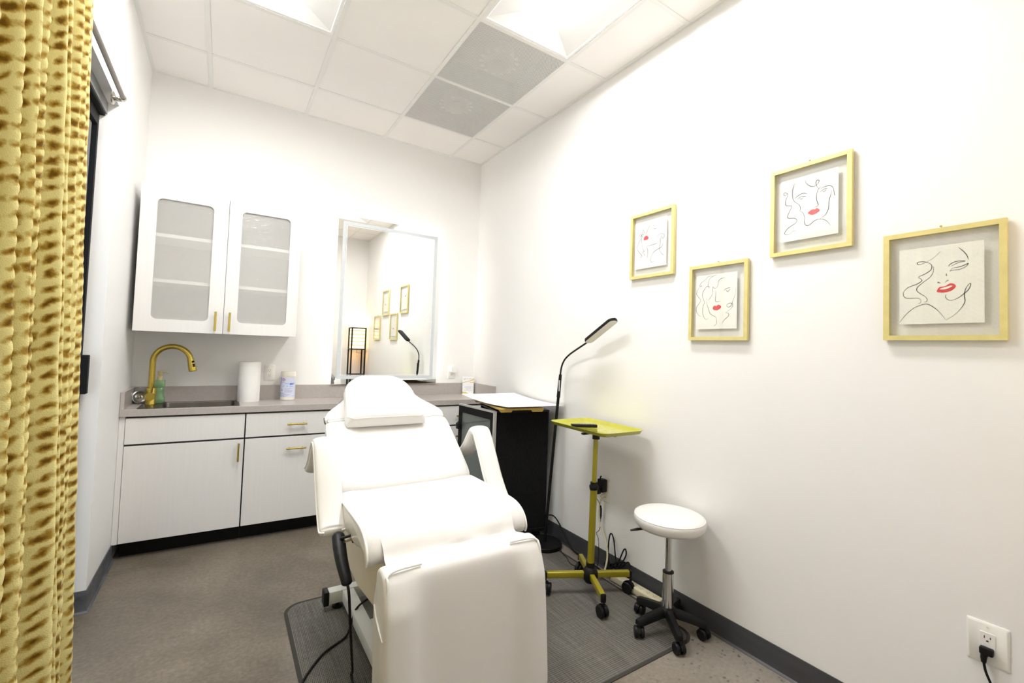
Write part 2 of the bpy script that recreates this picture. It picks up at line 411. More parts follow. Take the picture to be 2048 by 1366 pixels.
    def build(self, name, m, parent=None, smooth=40, local=False, label=None, kind=None):
        bm = self.bm
        bmesh.ops.remove_doubles(bm, verts=bm.verts, dist=1e-6)
        bmesh.ops.recalc_face_normals(bm, faces=bm.faces)
        if parent is not None:
            PM = MATRIX.get(parent.name)
            if PM is None: PM = Matrix.Identity(4)
            if not local: bmesh.ops.transform(bm, matrix=PM.inverted(), verts=bm.verts)
        me = bpy.data.meshes.new(name); bm.to_mesh(me); bm.free()
        o = bpy.data.objects.new(name, me); COL.objects.link(o)
        me.materials.append(m)
        if smooth:
            me.shade_smooth()
            me.set_sharp_from_angle(angle=math.radians(smooth))
        if parent is not None:
            o.parent = parent; MATRIX[o.name] = PM
        if label: o['label'] = label
        if kind: o['kind'] = kind
        return o

def dup(root, label=None):
    """copy a thing with its parts and their sub-parts"""
    r = root.copy(); COL.objects.link(r)
    if label: r['label'] = label
    MATRIX[r.name] = MATRIX.get(root.name, Matrix.Identity(4)).copy()
    for ch in list(root.children):
        c = ch.copy(); COL.objects.link(c); c.parent = r
        for g in ch.children:
            d = g.copy(); COL.objects.link(d); d.parent = c
    return r
X_, Y_, Z_ = (1, 0, 0), (0, 1, 0), (0, 0, 1)
def RotZ(a, c=(0, 0, 0)):
    c = Vector(c); return Matrix.Translation(c) @ Matrix.Rotation(a, 4, 'Z') @ Matrix.Translation(-c)

# ================================================================== THE SETTING
mb = MB().b2(-0.9, XR + 0.12, YR - 0.12, YB + 0.12, -0.12, 0.0)
o = mb.build('floor', M_floor, smooth=0); o['kind'] = 'structure'
mb = MB().b2(-0.1, XR + 0.12, YB, YB + 0.12, 0, H + 0.35)
mb.build('wall_back', M_wall, smooth=0, kind='structure')
mb = MB().b2(XR, XR + 0.12, YR, YB, 0, H + 0.35)
mb.build('wall_right', M_wall, smooth=0, kind='structure')
mb = MB().b2(-0.1, XR + 0.12, YR - 0.12, YR, 0, H + 0.35)
mb.build('wall_rear', M_wall, smooth=0, kind='structure')
# left wall: solid up to the door reveal, header over the opening, solid again behind the camera
YJ, YK, ZO = -0.885, -3.45, 2.412
mb = MB().b2(0.08, XL, YJ, YB, 0, H + 0.35).b2(0.08, XL, YK, YJ, ZO, H + 0.35).b2(0.08, XL, YR, YK, 0, H + 0.35)
mb.build('wall_left', M_wall, smooth=0, kind='structure')

# ceiling tiles between the grid lines; troffers and air panels take their own cells
xs = [XL] + GX + [XR]; ys = [YB] + GY + [YR]
TROFF = [((1, 2), (2, 4)), ((3, 4), (3, 5))]     # (x cell, y cells)
mb = MB()
def cell_kind(i, j):
    if i == 1 and j in (2, 3): return 'light'
    if i == 3 and j in (3, 4): return 'light'
    if i == 3 and j in (1, 2): return 'air'
    return 'tile'
for i in range(len(xs) - 1):
    for j in range(len(ys) - 1):
        if cell_kind(i, j) == 'tile':
            mb.b2(xs[i] + 0.010, xs[i + 1] - 0.010, ys[j + 1] + 0.010, ys[j] - 0.010, H + 0.004, H + 0.022, bevel=0.003, seg=1)
mb.b2(XL, XR, YR, YB, H + 0.33, H + 0.35)  # unseen slab added above the tiles to stop light leaking in
mb.build('ceiling', M_tile, smooth=0, kind='structure')
mb = MB(); w = 0.012
for x in GX: mb.b2(x - w, x + w, YR, YB, H, H + 0.006); mb.b2(x - 0.001, x + 0.001, YR, YB, H + 0.006, H + 0.04)
for y in GY:
    for a, b in zip(xs, xs[1:]): mb.b2(a + w * (a > XL), b - w * (b < XR), y - w, y + w, H + 0.0005, H + 0.006)
for a in (XL, XR - 0.022): mb.b2(a, a + 0.022, YR, YB, H - 0.0005, H + 0.006)
for a in (YR, YB - 0.022): mb.b2(XL + .022, XR - .022, a, a + 0.022, H - 0.0003, H + 0.006)
mb.build('trim_1', M_grid, smooth=0, kind='structure')

def cove(pts, name):
    """vinyl cove base following wall points (room on the left of travel)"""
    prof = [(0.0, 0.102), (0.004, 0.102), (0.0055, 0.098), (0.0055, 0.02), (0.008, 0.009), (0.016, 0.0015), (0.016, 0.0), (0.0, 0.0)]
    P = [Vector((a, b)) for a, b in pts]; rows = []
    for i, q in enumerate(P):
        t0 = (P[i] - P[i - 1]).normalized() if i else None
        t1 = (P[i + 1] - P[i]).normalized() if i < len(P) - 1 else None
        n0 = Vector((-t0.y, t0.x)) if t0 else None; n1 = Vector((-t1.y, t1.x)) if t1 else None
        if n0 is None: n = n1
        elif n1 is None: n = n0
        else:
            n = (n0 + n1); n = n / max(0.3, n.dot(n0))
        rows.append([(q.x + n.x * d, q.y + n.y * d, z) for d, z in prof])
    m_ = MB(); R_ = m_.grid(rows, closed_v=True)
    m_.bm.faces.new(R_[0]); m_.bm.faces.new(list(reversed(R_[-1])))
    return m_.build(name, M_base, smooth=30, kind='structure')
cove([(XR, YR), (XR, -0.36)], 'baseboard_right')
M_base_l = mat('scuffed grey cove base', (0.085, 0.088, 0.098), 0.5, var=0.45, vscale=7, stretch=(1, 1, 3))
bl = cove([(XL, -0.30), (XL, YJ), (0.300, YJ)], 'baseboard_left'); bl.data.materials[0] = M_base_l
cove([(XL, YR), (XR, YR)], 'baseboard_rear')

# dark framed glass door in the opening, partly behind the curtain
dr = bpy.data.objects.new('door_1', None); COL.objects.link(dr); dr['kind'] = 'structure'; MATRIX[dr.name] = Matrix.Identity(4)
DX0, DX1 = 0.258, 0.290
mb = MB().b2(DX0, DX1, YJ - 0.030, YJ - 0.004, 0.0, 2.345).b2(DX0, DX1, YK + 0.004, YK + 0.055, 0.0, 2.345)
mb.b2(DX0, DX1, YK + 0.055, YJ - 0.030, 2.29, 2.345).b2(DX0, DX1, YK + 0.055, YJ - 0.030, 0.0, 0.09)
mb.b2(DX0, DX1, -2.2, -2.14, 0.09, 2.29)
mb.build('door_frame', M_charc, dr, smooth=0)
MB().b2(0.276, 0.280, YK + 0.055, YJ - 0.030, 0.09, 2.29).build('glass_pane', M_doorgl, dr, smooth=0)
MB().b2(DX0 - 0.03, DX1 + 0.028, YK + 0.004, YJ - 0.004, 2.356, ZO - 0.001).build('head_track', M_track, dr, smooth=0)
MB().b2(DX0 - 0.03, DX1 + 0.020, YK + 0.004, YJ - 0.004, 2.346, 2.356).build('track_channel', M_charc, dr, smooth=0)
MB().b2(DX1, DX1 + 0.030, YJ - 0.050, YJ - 0.018, 1.02, 1.20, bevel=0.004).build('pull_handle', M_charc, dr, smooth=0)

# recessed ceiling lights
def troffer(x0, x1, y0, y1, label):
    cx, cy = (x0 + x1) / 2, (y0 + y1) / 2; hw, hl = (x1 - x0) / 2 - 0.013, (y1 - y0) / 2 - 0.013
    t = thing('ceiling_light', label, 'ceiling light', (cx, cy, H + 0.003), 0, 'recessed ceiling lights')
    def ring(w_, l_, z): return [(cx - w_, cy - l_, z), (cx + w_, cy - l_, z), (cx + w_, cy + l_, z), (cx - w_, cy + l_, z)]
    z0 = H + 0.003
    m_ = MB(); m_.grid([ring(hw, hl, z0 + 0.012), ring(hw, hl, z0), ring(hw - 0.014, hl - 0.014, z0), ring(hw - 0.018, hl - 0.018, z0 + 0.003), ring(0.120, hl - 0.115, z0 + 0.040), ring(0.120, hl - 0.115, z0 + 0.062)], closed_v=True)
    m_.build('reflector', M_refl, t, smooth=0)
    m_ = MB(); m_.grid([[(cx - .1195, cy - hl + .1155, z0 + .056), (cx + .1195, cy - hl + .1155, z0 + .056)], [(cx - .1195, cy + hl - .1155, z0 + .056), (cx + .1195, cy + hl - .1155, z0 + .056)]])
    m_.build('lens', M_lens, t, smooth=0)
    MB().b2(cx - 0.13, cx + 0.13, cy - hl + 0.11, cy + hl - 0.11, z0 + 0.086, z0 + 0.12).build('housing', M_white, t, smooth=0)
    return t
troffer(GX[0], GX[1], GY[3], GY[1], 'white recessed ceiling light at left, over the counter side of the room')
troffer(GX[2], GX[3], GY[4], GY[2], 'white recessed ceiling light at right, next to the perforated air panels')

# perforated air panels with a round damper behind
def air_panel(y0, y1, label):
    x0, x1 = GX[2] + 0.012, GX[3] - 0.012; cx, cy = (x0 + x1) / 2, (y0 + y1) / 2
    t = thing('air_vent', label, 'ceiling vent', (cx, cy, H + 0.002), 0, 'perforated ceiling air panels')
    m_ = MB(); m_.grid([[(x0, y0 + .012, H + 0.002), (x1, y0 + .012, H + 0.002)], [(x0, y1 - .012, H + 0.002), (x1, y1 - .012, H + 0.002)]])
    m_.build('perforated_face', M_perf, t, smooth=0)
    m_ = MB(); z1 = H + 0.16
    a, b, c, d = (x0, y0 + .012), (x1, y0 + .012), (x1, y1 - .012), (x0, y1 - .012)
    m_.grid([[(*q, H + 0.004) for q in (a, b, c, d)], [(*q, z1) for q in (a, b, c, d)]], closed_v=True)
    m_.bm.faces.new([m_.bm.verts.new((*q, z1)) for q in (a, b, c, d)])
    m_.build('plenum_box', M_ven, t, smooth=0)
    m_ = MB(); m_.lathe([(0.094, 0.03), (0.094, 0.12), (0.088, 0.12), (0.088, 0.03)], (cx, cy, H), close=False)
    m_.build('duct_collar', M_ivw, t)
    for k in range(14):
        a = 2 * PI * k / 14
        MB().box((0.112, 0, H + 0.045), (0.024, 0.022, 0.003), M=Matrix.Translation((cx, cy, 0)) @ Matrix.Rotation(a, 4, 'Z')).build('deflector_vane', M_ivw, t, smooth=0)
    return t
M_ven = mat('grey plenum lining', (0.42, 0.41, 0.40), 0.8)
M_ivw = mat('galvanised damper', (0.62, 0.61, 0.58), 0.5)
air_panel(GY[2], GY[1], 'perforated grey ceiling air panel next to the bright light')
air_panel(GY[1], GY[0], 'perforated grey ceiling air panel nearer the back wall')

# ================================================================== COUNTER RUN ON THE BACK WALL
ANG = math.atan2(-0.08, 2.479)                       # the fronts run slightly out of square with the wall
FO = Vector((XL, -0.352, 0))
CT0, CT1 = 0.829, 0.870
def fy(x): return FO.y + (x - FO.x) * math.tan(ANG)

def bar_pull(c, horizontal=True, L=0.122, parent=None):
    """gold bar pull on a front face lying in the local xz plane, facing -y"""
    x, y, z = c; m_ = MB(); d = 0.030
    if horizontal:
        m_.cyl((x - L / 2, y - d, z), (x + L / 2, y - d, z), 0.0058, n=12)
        for s in (-1, 1): m_.cyl((x + s * L * 0.33, y, z), (x + s * L * 0.33, y - d, z), 0.004, n=10)
    else:
        m_.cyl((x, y - d, z - L / 2), (x, y - d, z + L / 2), 0.0058, n=12)
        for s in (-1, 1): m_.cyl((x, y, z + s * L * 0.33), (x, y - d, z + s * L * 0.33), 0.004, n=10)
    return m_.build('handle', M_gold, parent, local=True)

def base_cab(x0, x1, label, kind):
    loc = Vector((x0, fy(x0), 0))
    t = thing('base_cabinet', label, 'cabinet', loc, ANG, 'white base cabinets under the counter')
    w_ = x1 - x0; g = 0.0025; dep = 0.30
    MB().b2(0.001, w_ - 0.001, 0.0205, dep, 0.10, CT0 - 0.002).build('carcass', M_carc, t, smooth=0, local=True)
    MB().b2(0.0, w_, 0.085, 0.10, 0.0, 0.10).build('toe_kick', M_kick, t, smooth=0, local=True)
    zt, zm0, zm1, zb = 0.818, 0.668, 0.656, 0.103
    def front(name, z0, z1):
        return MB().b2(g, w_ - g, 0.0, 0.0195, z0, z1, bevel=0.0012, seg=1).build(name, M_lam, t, smooth=0, local=True)
    if kind == 'sink':
        front('false_front', zm0, zt); d = front('door', zb, zm1); bar_pull((w_ - 0.030, 0, 0.580), False, 0.115, d)
    else:
        d = front('drawer', zm0, zt); bar_pull((w_ / 2, 0, 0.742), True, 0.122, d)
        d2 = front('door', zb, zm1); bar_pull((w_ / 2, 0, 0.580), True, 0.122, d2)
    return t
tmp = base_cab(0.385, 0.985, 'white wood grain sink base cabinet with one tall door below the faucet', 'sink')
MB().b2(-0.026, 0.0, 0.004, 0.02, 0.10, CT0 - 0.002).build('filler_strip', M_lam, tmp, smooth=0, local=True)
base_cab(0.987, 1.592, 'white wood grain base cabinet left of the treatment chair, two gold bar pulls', 'drawer')
base_cab(1.594, 2.208, 'white wood grain base cabinet under the mirror, mostly behind the treatment chair', 'drawer')
base_cab(2.210, 2.828, 'white wood grain base cabinet at the right end, behind the glass door cart', 'drawer')

# countertop with a sink cut-out
ct = thing('countertop', 'grey solid surface countertop with low splash along the back wall', 'countertop', (XL, YB, CT0))
SX0, SX1, SY0, SY1 = 0.434, 0.946, -0.345, -0.040
mb = MB()
def slab(x0, x1, yb0, yb1, yf0, yf1):
    mb.prism([(x0, yf0), (x1, yf1), (x1, yb1), (x0, yb0)], (0, 0, CT0), X_, Y_, Z_, CT1 - CT0, bevel=0.0015, seg=1)
ov = 0.012
xl_ = XL + 0.0015; xr_ = XR - 0.0015; yb_ = YB - 0.0015
slab(xl_, SX0, yb_, yb_, fy(xl_) - ov, fy(SX0) - ov)
slab(SX0, SX1, yb_, yb_, SY1, SY1)
slab(SX0, SX1, SY0, SY0, fy(SX0) - ov, fy(SX1) - ov)
slab(SX1, xr_, yb_, yb_, fy(SX1) - ov, fy(xr_) - ov)
mb.build('slab', M_quartz, ct, smooth=0)
MB().b2(XL + 0.021, XR - 0.021, -0.0205, -0.0015, CT1, 0.972, bevel=0.001, seg=1).build('backsplash', M_quartz, ct, smooth=0)
MB().b2(xl_, XL + 0.0205, fy(XL) - ov + 0.004, -0.0015, CT1, 0.972, bevel=0.001, seg=1).build('side_splash', M_quartz, ct, smooth=0)
MB().b2(XR - 0.0205, xr_, fy(XR) + 0.012, -0.0015, CT1, 0.972, bevel=0.001, seg=1).build('side_splash', M_quartz, ct, smooth=0)

# sink
sk = thing('sink', 'stainless steel drop-in sink set into the grey countertop', 'sink', ((SX0 + SX1) / 2, (SY0 + SY1) / 2, CT1))
BX0, BX1, BY0, BY1 = 0.535, 0.925, -0.330, -0.062
def rr(x0, x1, y0, y1, r, z, n=5): return [(a, b, z) for a, b in rrect(x1 - x0, y1 - y0, r, n, (x0 + x1) / 2, (y0 + y1) / 2)]
mb = MB()
mb.grid([rr(SX0 + .003, SX1 - .003, SY0 + .003, SY1 - .003, 0.012, CT1 - 0.004), rr(SX0 - .004, SX1 + .004, SY0 - .004, SY1 + .004, 0.015, CT1 + 0.0012), rr(SX0, SX1, SY0, SY1, 0.012, CT1 + 0.002), rr(BX0, BX1, BY0, BY1, 0.03, CT1 + 0.001),
         rr(BX0 + .003, BX1 - .003, BY0 + .003, BY1 - .003, 0.03, CT1 - 0.006), rr(BX0 + .012, BX1 - .012, BY0 + .012, BY1 - .012, 0.03, CT1 - 0.15),
         rr(BX0 + .03, BX1 - .03, BY0 + .03, BY1 - .03, 0.03, CT1 - 0.158), rr(BX0 + .15, BX1 - .15, BY0 + .09, BY1 - .09, 0.02, CT1 - 0.16)], closed_v=True)
mb.bm.faces.new([mb.bm.verts.new(q) for q in rr(BX0 + .15, BX1 - .15, BY0 + .09, BY1 - .09, 0.02, CT1 - 0.16)])
mb.build('basin', M_sink, sk, smooth=50)
MB().lathe([(0.0, 0.0), (0.040, 0.0), (0.043, 0.003), (0.030, 0.004), (0.0, 0.001)], ((BX0 + BX1) / 2, (BY0 + BY1) / 2, CT1 - 0.1598), close=False).build('drain', M_chrome, sk)

# faucet
FX, FY_ = 0.474, -0.150; FZ = CT1 + 0.002
fa = thing('faucet', 'brushed gold gooseneck pull-down faucet on the sink ledge', 'faucet', (FX, FY_, FZ))
MB().lathe([(0.0, 0), (0.0275, 0), (0.0275, 0.008), (0.0265, 0.011), (0.0265, 0.100), (0.0255, 0.103), (0.0, 0.103)], (FX, FY_, FZ), close=False).build('base', M_gold, fa)
arc = [(FX, FY_, FZ + 0.100), (FX, FY_, FZ + 0.27)]
R0, cx0, cz0 = 0.097, FX + 0.097, FZ + 0.27
for k in range(1, 15):
    a = PI - math.radians(165) * k / 14
    arc.append((cx0 + R0 * math.cos(a), FY_, cz0 + R0 * math.sin(a)))
MB().tube(arc, 0.0165, n=18).build('spout', M_gold, fa)
e = Vector(arc[-1]); dirn = (Vector(arc[-1]) - Vector(arc[-2])).normalized(); dirn = Vector((0.20, 0, -0.98)).normalized()
p1 = e + dirn * 0.012
sp = MB().tube([e, e + dirn * 0.01, e + dirn * 0.05, e + dirn * 0.085, e + dirn * 0.088], [0.017, 0.0185, 0.0215, 0.0225, 0.020], n=18).build('spray_head', M_gold, fa)
side = Vector((0.55, -0.80, 0.0)); side = (side - dirn * side.dot(dirn)).normalized()
mb = MB()
for d_, sz in ((0.027, 0.007), (0.050, 0.011)):
    q = e + dirn * d_ + side * 0.0195
    zax = side; yax = dirn; xax = yax.cross(zax)
    Mx = Matrix((( xax.x, yax.x, zax.x, q.x), (xax.y, yax.y, zax.y, q.y), (xax.z, yax.z, zax.z, q.z), (0, 0, 0, 1)))
    mb.box((0, 0, 0), (0.014, sz * 2, 0.006), M=Mx, bevel=0.002)
mb.build('spray_buttons', M_black, sp)
lv = MB().cyl((FX, FY_ - 0.02, FZ + 0.052), (FX, FY_ - 0.046, FZ + 0.052), 0.0245, n=24)
lv.tube([(FX + 0.004, FY_ - 0.036, FZ + 0.066), (FX + 0.009, FY_ - 0.042, FZ + 0.10), (FX + 0.015, FY_ - 0.050, FZ + 0.132)], [0.006, 0.005, 0.0045], n=10)
lv.build('lever', M_gold, fa)

# soap dispenser
sx, sy = 0.506, -0.056 - 0.010
so = thing('soap_dispenser', 'green glass soap bottle with cream pump behind the faucet', 'soap dispenser', (sx, sy, FZ))
mb = MB()
rows = []
for z, wx, wy, off in ((0, .030, .024, 0), (0.004, .033, .026, 0), (0.030, .032, .026, .002), (0.045, .026, .022, .0), (0.075, .025, .022, -.002), (0.088, .027, .023, 0), (0.093, .021, .019, 0), (0.099, .021, .019, 0), (0.104, .029, .024, 0), (0.142, .030, .025, 0), (0.146, .026, .022, 0)):
    rows.append([(sx + off + a, sy + b, FZ + z) for a, b in rrect(wx * 2, wy * 2, min(wx, wy) * .75, 4)])
R_ = mb.grid(rows, closed_v=True); mb.bm.faces.new(R_[0]); mb.bm.faces.new(R_[-1])
mb.build('bottle', M_soap, so, smooth=50)
M_pump = mat('cream pump plastic', (0.72, 0.62, 0.30), 0.3, var=0.03)
mb = MB().lathe([(0.0, .146), (0.014, .146), (0.014, .168), (0.010, .171), (0.0055, .172), (0.0055, .180), (0.013, .181), (0.013, .204), (0.0, .205)], (sx, sy, FZ), n=18, close=False)
mb.tube([(sx + 0.010, sy, FZ + 0.196), (sx + 0.030, sy - 0.004, FZ + 0.197), (sx + 0.046, sy - 0.008, FZ + 0.190)], [0.0045, 0.004, 0.0028], n=8)
mb.build('pump', M_pump, so)

# sink strainer leaning in the corner
st = thing('sink_strainer', 'round metal sink strainer leaning in the left corner of the counter', 'strainer', (0.410, -0.085, CT1))
Mst = Matrix.Translation((0.410, -0.072, CT1 + 0.0405)) @ Matrix.Rotation(math.radians(28), 4, 'Z') @ Matrix.Rotation(math.radians(78), 4, 'X')
MB().lathe([(0.0, -0.012), (0.026, -0.012), (0.028, 0.0), (0.040, 0.002), (0.041, 0.005), (0.036, 0.007), (0.030, 0.003), (0.015, 0.001), (0.0, 0.001)], n=30, M=Mst, close=False).build('basket', M_steel, st)
MB().lathe([(0.0, 0.0), (0.004, 0.001), (0.004, 0.012), (0.009, 0.015), (0.009, 0.020), (0.0, 0.022)], n=16, M=Mst, close=False).build('knob', M_chrome, st)

# paper towel roll
rx, ry = 1.006, -0.112
pt = thing('paper_towel_roll', 'white paper towel roll standing on the countertop', 'paper towel', (rx, ry, CT1))
mb = MB(); nn = 72; prof = [(0.020, 0), (0.0665, 0), (0.068, 0.003), (0.068, 0.272), (0.0665, 0.275), (0.020, 0.275)]
mb.lathe(prof, (rx, ry, CT1), n=48, close=False)
mb.lathe([(0.020, 0.0), (0.020, 0.275)], (rx, ry, CT1), n=30, close=False)
mb.build('roll', M_towel, pt, smooth=40)
MB().lathe([(0.0195, 0.001), (0.0195, 0.274)], (rx, ry, CT1), n=30, close=False).build('cardboard_core', mat('cardboard', (0.42, 0.33, 0.22), 0.9), pt)
a0 = math.radians(-40)
mb = MB(); rows = []
for k in range(7):
    a = a0 + 0.05 * k; r_ = 0.0685 + 0.0004 * k
    rows.append([(rx + r_ * math.cos(a), ry + r_ * math.sin(a), CT1 + z) for z in (0.002, 0.10, 0.20, 0.273)])
mb.grid(rows); mb.build('loose_sheet_edge', M_towel, pt)

# wipes canister
wx, wy = 1.256, -0.082; WR = 0.0485
wc = thing('wipes_canister', 'white and blue disinfecting wipes canister on the counter beside the outlet', 'wipes canister', (wx, wy, CT1))
M_can = mat('white canister plastic', (0.80, 0.76, 0.68), 0.4, var=0.01)
MB().lathe([(0, 0), (WR - .003, 0), (WR, .003), (WR, .168), (WR - .002, .170), (0, .170)], (wx, wy, CT1), n=40, close=False).build('can', M_can, wc)
MB().lathe([(0, .1702), (WR + .001, .1702), (WR + .001, .200), (WR - .004, .208), (0, .210)], (wx, wy, CT1), n=40, close=False).build('lid', M_can, wc)
FACE = math.atan2(-3.725 - wy, 0.842 - wx)           # side of the can that looks into the room
def can_patch(m_, s0, s1, z0, z1, dr=0.0006, slope=0.0):
    """curved printed patch; s = arc offset (m) from the facing line, left negative"""
    n = max(2, int(abs(s1 - s0) / 0.004) + 1); rows = []
    for k in range(n + 1):
        s = s0 + (s1 - s0) * k / n; a = FACE + s / WR
        rows.append([(wx + (WR + dr) * math.cos(a), wy + (WR + dr) * math.sin(a), CT1 + z + slope * (s - s0)) for z in (z0, z1)])
    m_.grid(rows)
M_lab = mat('pale blue label', (0.66, 0.70, 0.84), 0.4, var=0.02)
m_ = MB(); can_patch(m_, -0.085, 0.085, 0.022, 0.164, 0.0004); lab = m_.build('label', M_lab, wc)
M_pb = mat('blue print', (0.13, 0.17, 0.62), 0.4); M_lb = mat('light blue print', (0.33, 0.50, 0.86), 0.4)
M_pt = mat('small blue text print', (0.36, 0.38, 0.66), 0.5); M_gr = mat('green print', (0.03, 0.42, 0.30), 0.4); M_rd = mat('red print', (0.62, 0.05, 0.08), 0.4); M_wh = mat('white print', (0.9, 0.9, 0.9), 0.4)
def can_part(name, m__, *args):
    m_ = MB(); can_patch(m_, *args, 0.0008); m_.build(name, m__, wc)
for q in ((-0.075, -0.056, 0.110, 0.164), (0.010, 0.032, 0.112, 0.124), (0.036, 0.042, 0.114, 0.126), (-0.052, -0.0472, 0.068, 0.086), (-0.047, -0.0382, 0.068, 0.073), (-0.038, -0.035, 0.072, 0.078)): can_part('blue_panel', M_pb, *q)
for q in ((-0.022, 0.006, 0.117, 0.124), (-0.010, -0.001, 0.098, 0.108), (-0.050, -0.0305, 0.098, 0.102), (-0.030, -0.024, 0.099, 0.107), (0.010, 0.032, 0.098, 0.104)): can_part('light_blue_panel', M_lb, *q)
for s0, s1, z in ((-0.022, 0.030, .084), (-0.022, 0.010, .076), (-0.022, 0.034, .070), (-0.022, 0.030, .064), (-0.022, 0.026, .058), (-0.052, -0.026, .052), (-0.052, -0.012, .047), (-0.050, 0.018, .041), (-0.050, 0.004, .036), (-0.052, -0.022, .030), (-0.052, -0.006, .026), (0.026, 0.042, .030), (-0.050, -0.020, .130)): can_part('print_line', M_pt, s0, s1, z, z + .0022)
can_part('green_panel', M_gr, -0.075, -0.058, 0.024, 0.058)
def can_shape(m_, outline, s_c, z_c, dr):
    vs = []
    for a, b in outline:
        ang = FACE + (s_c + a) / WR
        vs.append(m_.bm.verts.new((wx + (WR + dr) * math.cos(ang), wy + (WR + dr) * math.sin(ang), CT1 + z_c + b)))
    m_.bm.faces.new(vs)
dia = [(-.017, 0), (-.010, .005), (-.004, .0085), (.004, .0085), (.010, .005), (.017, 0), (.010, -.005), (.004, -.0085), (-.004, -.0085), (-.010, -.005)]
m_ = MB(); can_shape(m_, dia, -0.034, 0.149, 0.0009); lg = m_.build('logo', M_rd, lab)
m_ = MB(); can_shape(m_, [(a * .80, b * .66) for a, b in dia], -0.034, 0.149, 0.0012); m_.build('logo_centre', M_lb, lab)
def flat_text(body, size):
    cu = bpy.data.curves.new('lettering', 'FONT'); cu.body = body; cu.size = size; cu.align_x = 'CENTER'; cu.align_y = 'CENTER'
    ob = bpy.data.objects.new('lettering', cu); COL.objects.link(ob)
    dg = bpy.context.evaluated_depsgraph_get(); me = bpy.data.meshes.new_from_object(ob.evaluated_get(dg))
    bpy.data.objects.remove(ob); bpy.data.curves.remove(cu)
    return me
me = flat_text('CLOROX', 0.0062)
for v in me.vertices:
    ang = FACE + (-0.034 + v.co.x) / WR; zz = v.co.y
    v.co = (wx + (WR + 0.0015) * math.cos(ang) - wx, wy + (WR + 0.0015) * math.sin(ang) - wy, 0.149 + zz)
me.materials.clear(); me.materials.append(M_wh)
ob = bpy.data.objects.new('logo_lettering', me); COL.objects.link(ob); ob.parent = lab

# info card standing in the right corner
cd = thing('info_card', 'small white and gold upright card in the right corner of the counter', 'sign', (2.752, -0.062, CT1))
Mc = Matrix.Translation((2.752, -0.062, CT1)) @ Matrix.Rotation(math.radians(-22), 4, 'Z') @ Matrix.Rotation(math.radians(-7), 4, 'X')
M_acr = mat('white card stock', (0.82, 0.83, 0.84), 0.35, var=0.01)
MB().box((0, 0, 0.080), (0.104, 0.004, 0.158), M=Mc, bevel=0.001, seg=1).build('card', M_acr, cd, smooth=0)
MB().box((0, 0.012, 0.004), (0.104, 0.05, 0.006), M=Matrix.Translation((2.752, -0.070, CT1)) @ Matrix.Rotation(math.radians(-22), 4, 'Z'), bevel=0.001, seg=1).build('stand_foot', M_acr, cd, smooth=0)
M_swash = mat('gold swash print', (0.66, 0.47, 0.08), 0.4, var=0.2, vscale=30)
m_ = MB(); f = lambda pts, d=-0.0024: m_.bm.faces.new([m_.bm.verts.new(Mc @ Vector((a, d, b))) for a, b in pts])
m_.bm.free()
for pts in ([(-.052, .108), (-.01, .118), (.03, .132), (.052, .148), (.052, .130), (.02, .122), (-.012, .112), (-.052, .102)], [(.000, .1165), (.03, .110), (.052, .116), (.052, .106), (.03, .104)],
            [(-.052, .024), (-.02, .018), (.012, .005), (-.052, .006)], [(.036, .005), (.052, .014), (.052, .005)]):
    m_ = MB(); f(pts); m_.build('gold_swash', M_swash, cd, smooth=0)
M_gt = mat('grey text print', (0.30, 0.30, 0.36), 0.6)
def card_mark(x0, x1, z0, z1):
    global m_
    m_ = MB(); f([(x0, z0), (x1, z0), (x1, z1), (x0, z1)]); m_.build('text_mark', M_gt, cd, smooth=0)
for x0, x1, z in ((-.036, .036, .062), (-.028, .030, .066), (-.040, .040, .034), (-.016, .006, .042)): card_mark(x0, x1, z, z + .0016)
for x0 in (-.022, -.014, -.006, .006, .014, .022): card_mark(x0, x0 + .004, .048, .053)
for x0 in (-.018, -.011, -.004, .008, .015, .022, .029): card_mark(x0, x0 + .004, .138, .143)
m_ = MB(); f([(-.040, .132), (-.027, .132), (-.027, .146), (-.030, .146), (-.030, .135), (-.037, .135), (-.037, .146), (-.040, .146)]); m_.build('text_mark', M_gt, cd, smooth=0)

# wall cabinet
UX0, UX1, UZ0, UZ1, UF = 0.391, 1.255, 1.329, 2.202, -0.36
uc = thing('wall_cabinet', 'white wall cabinet with two textured glass doors above the sink', 'cabinet', (UX0, 0, UZ0))
UD = UF + 0.021
mb = MB(); tk = 0.018
mb.b2(UX0, UX0 + tk, UD, -0.0015, UZ0, UZ1).b2(UX1 - tk, UX1, UD, -0.0015, UZ0, UZ1).b2(UX0 + tk, UX1 - tk, UD, -0.0015, UZ0, UZ0 + tk).b2(UX0 + tk, UX1 - tk, UD, -0.0015, UZ1 - tk, UZ1).b2(UX0 + tk, UX1 - tk, -0.008, -0.0015, UZ0 + tk, UZ1 - tk)
mb.build('carcass', M_lam, uc, smooth=0)
for z in (1.628, 1.905): MB().b2(UX0 + tk, UX1 - tk, UD + 0.02, -0.009, z, z + 0.02).build('shelf', M_lamin, uc, smooth=0)
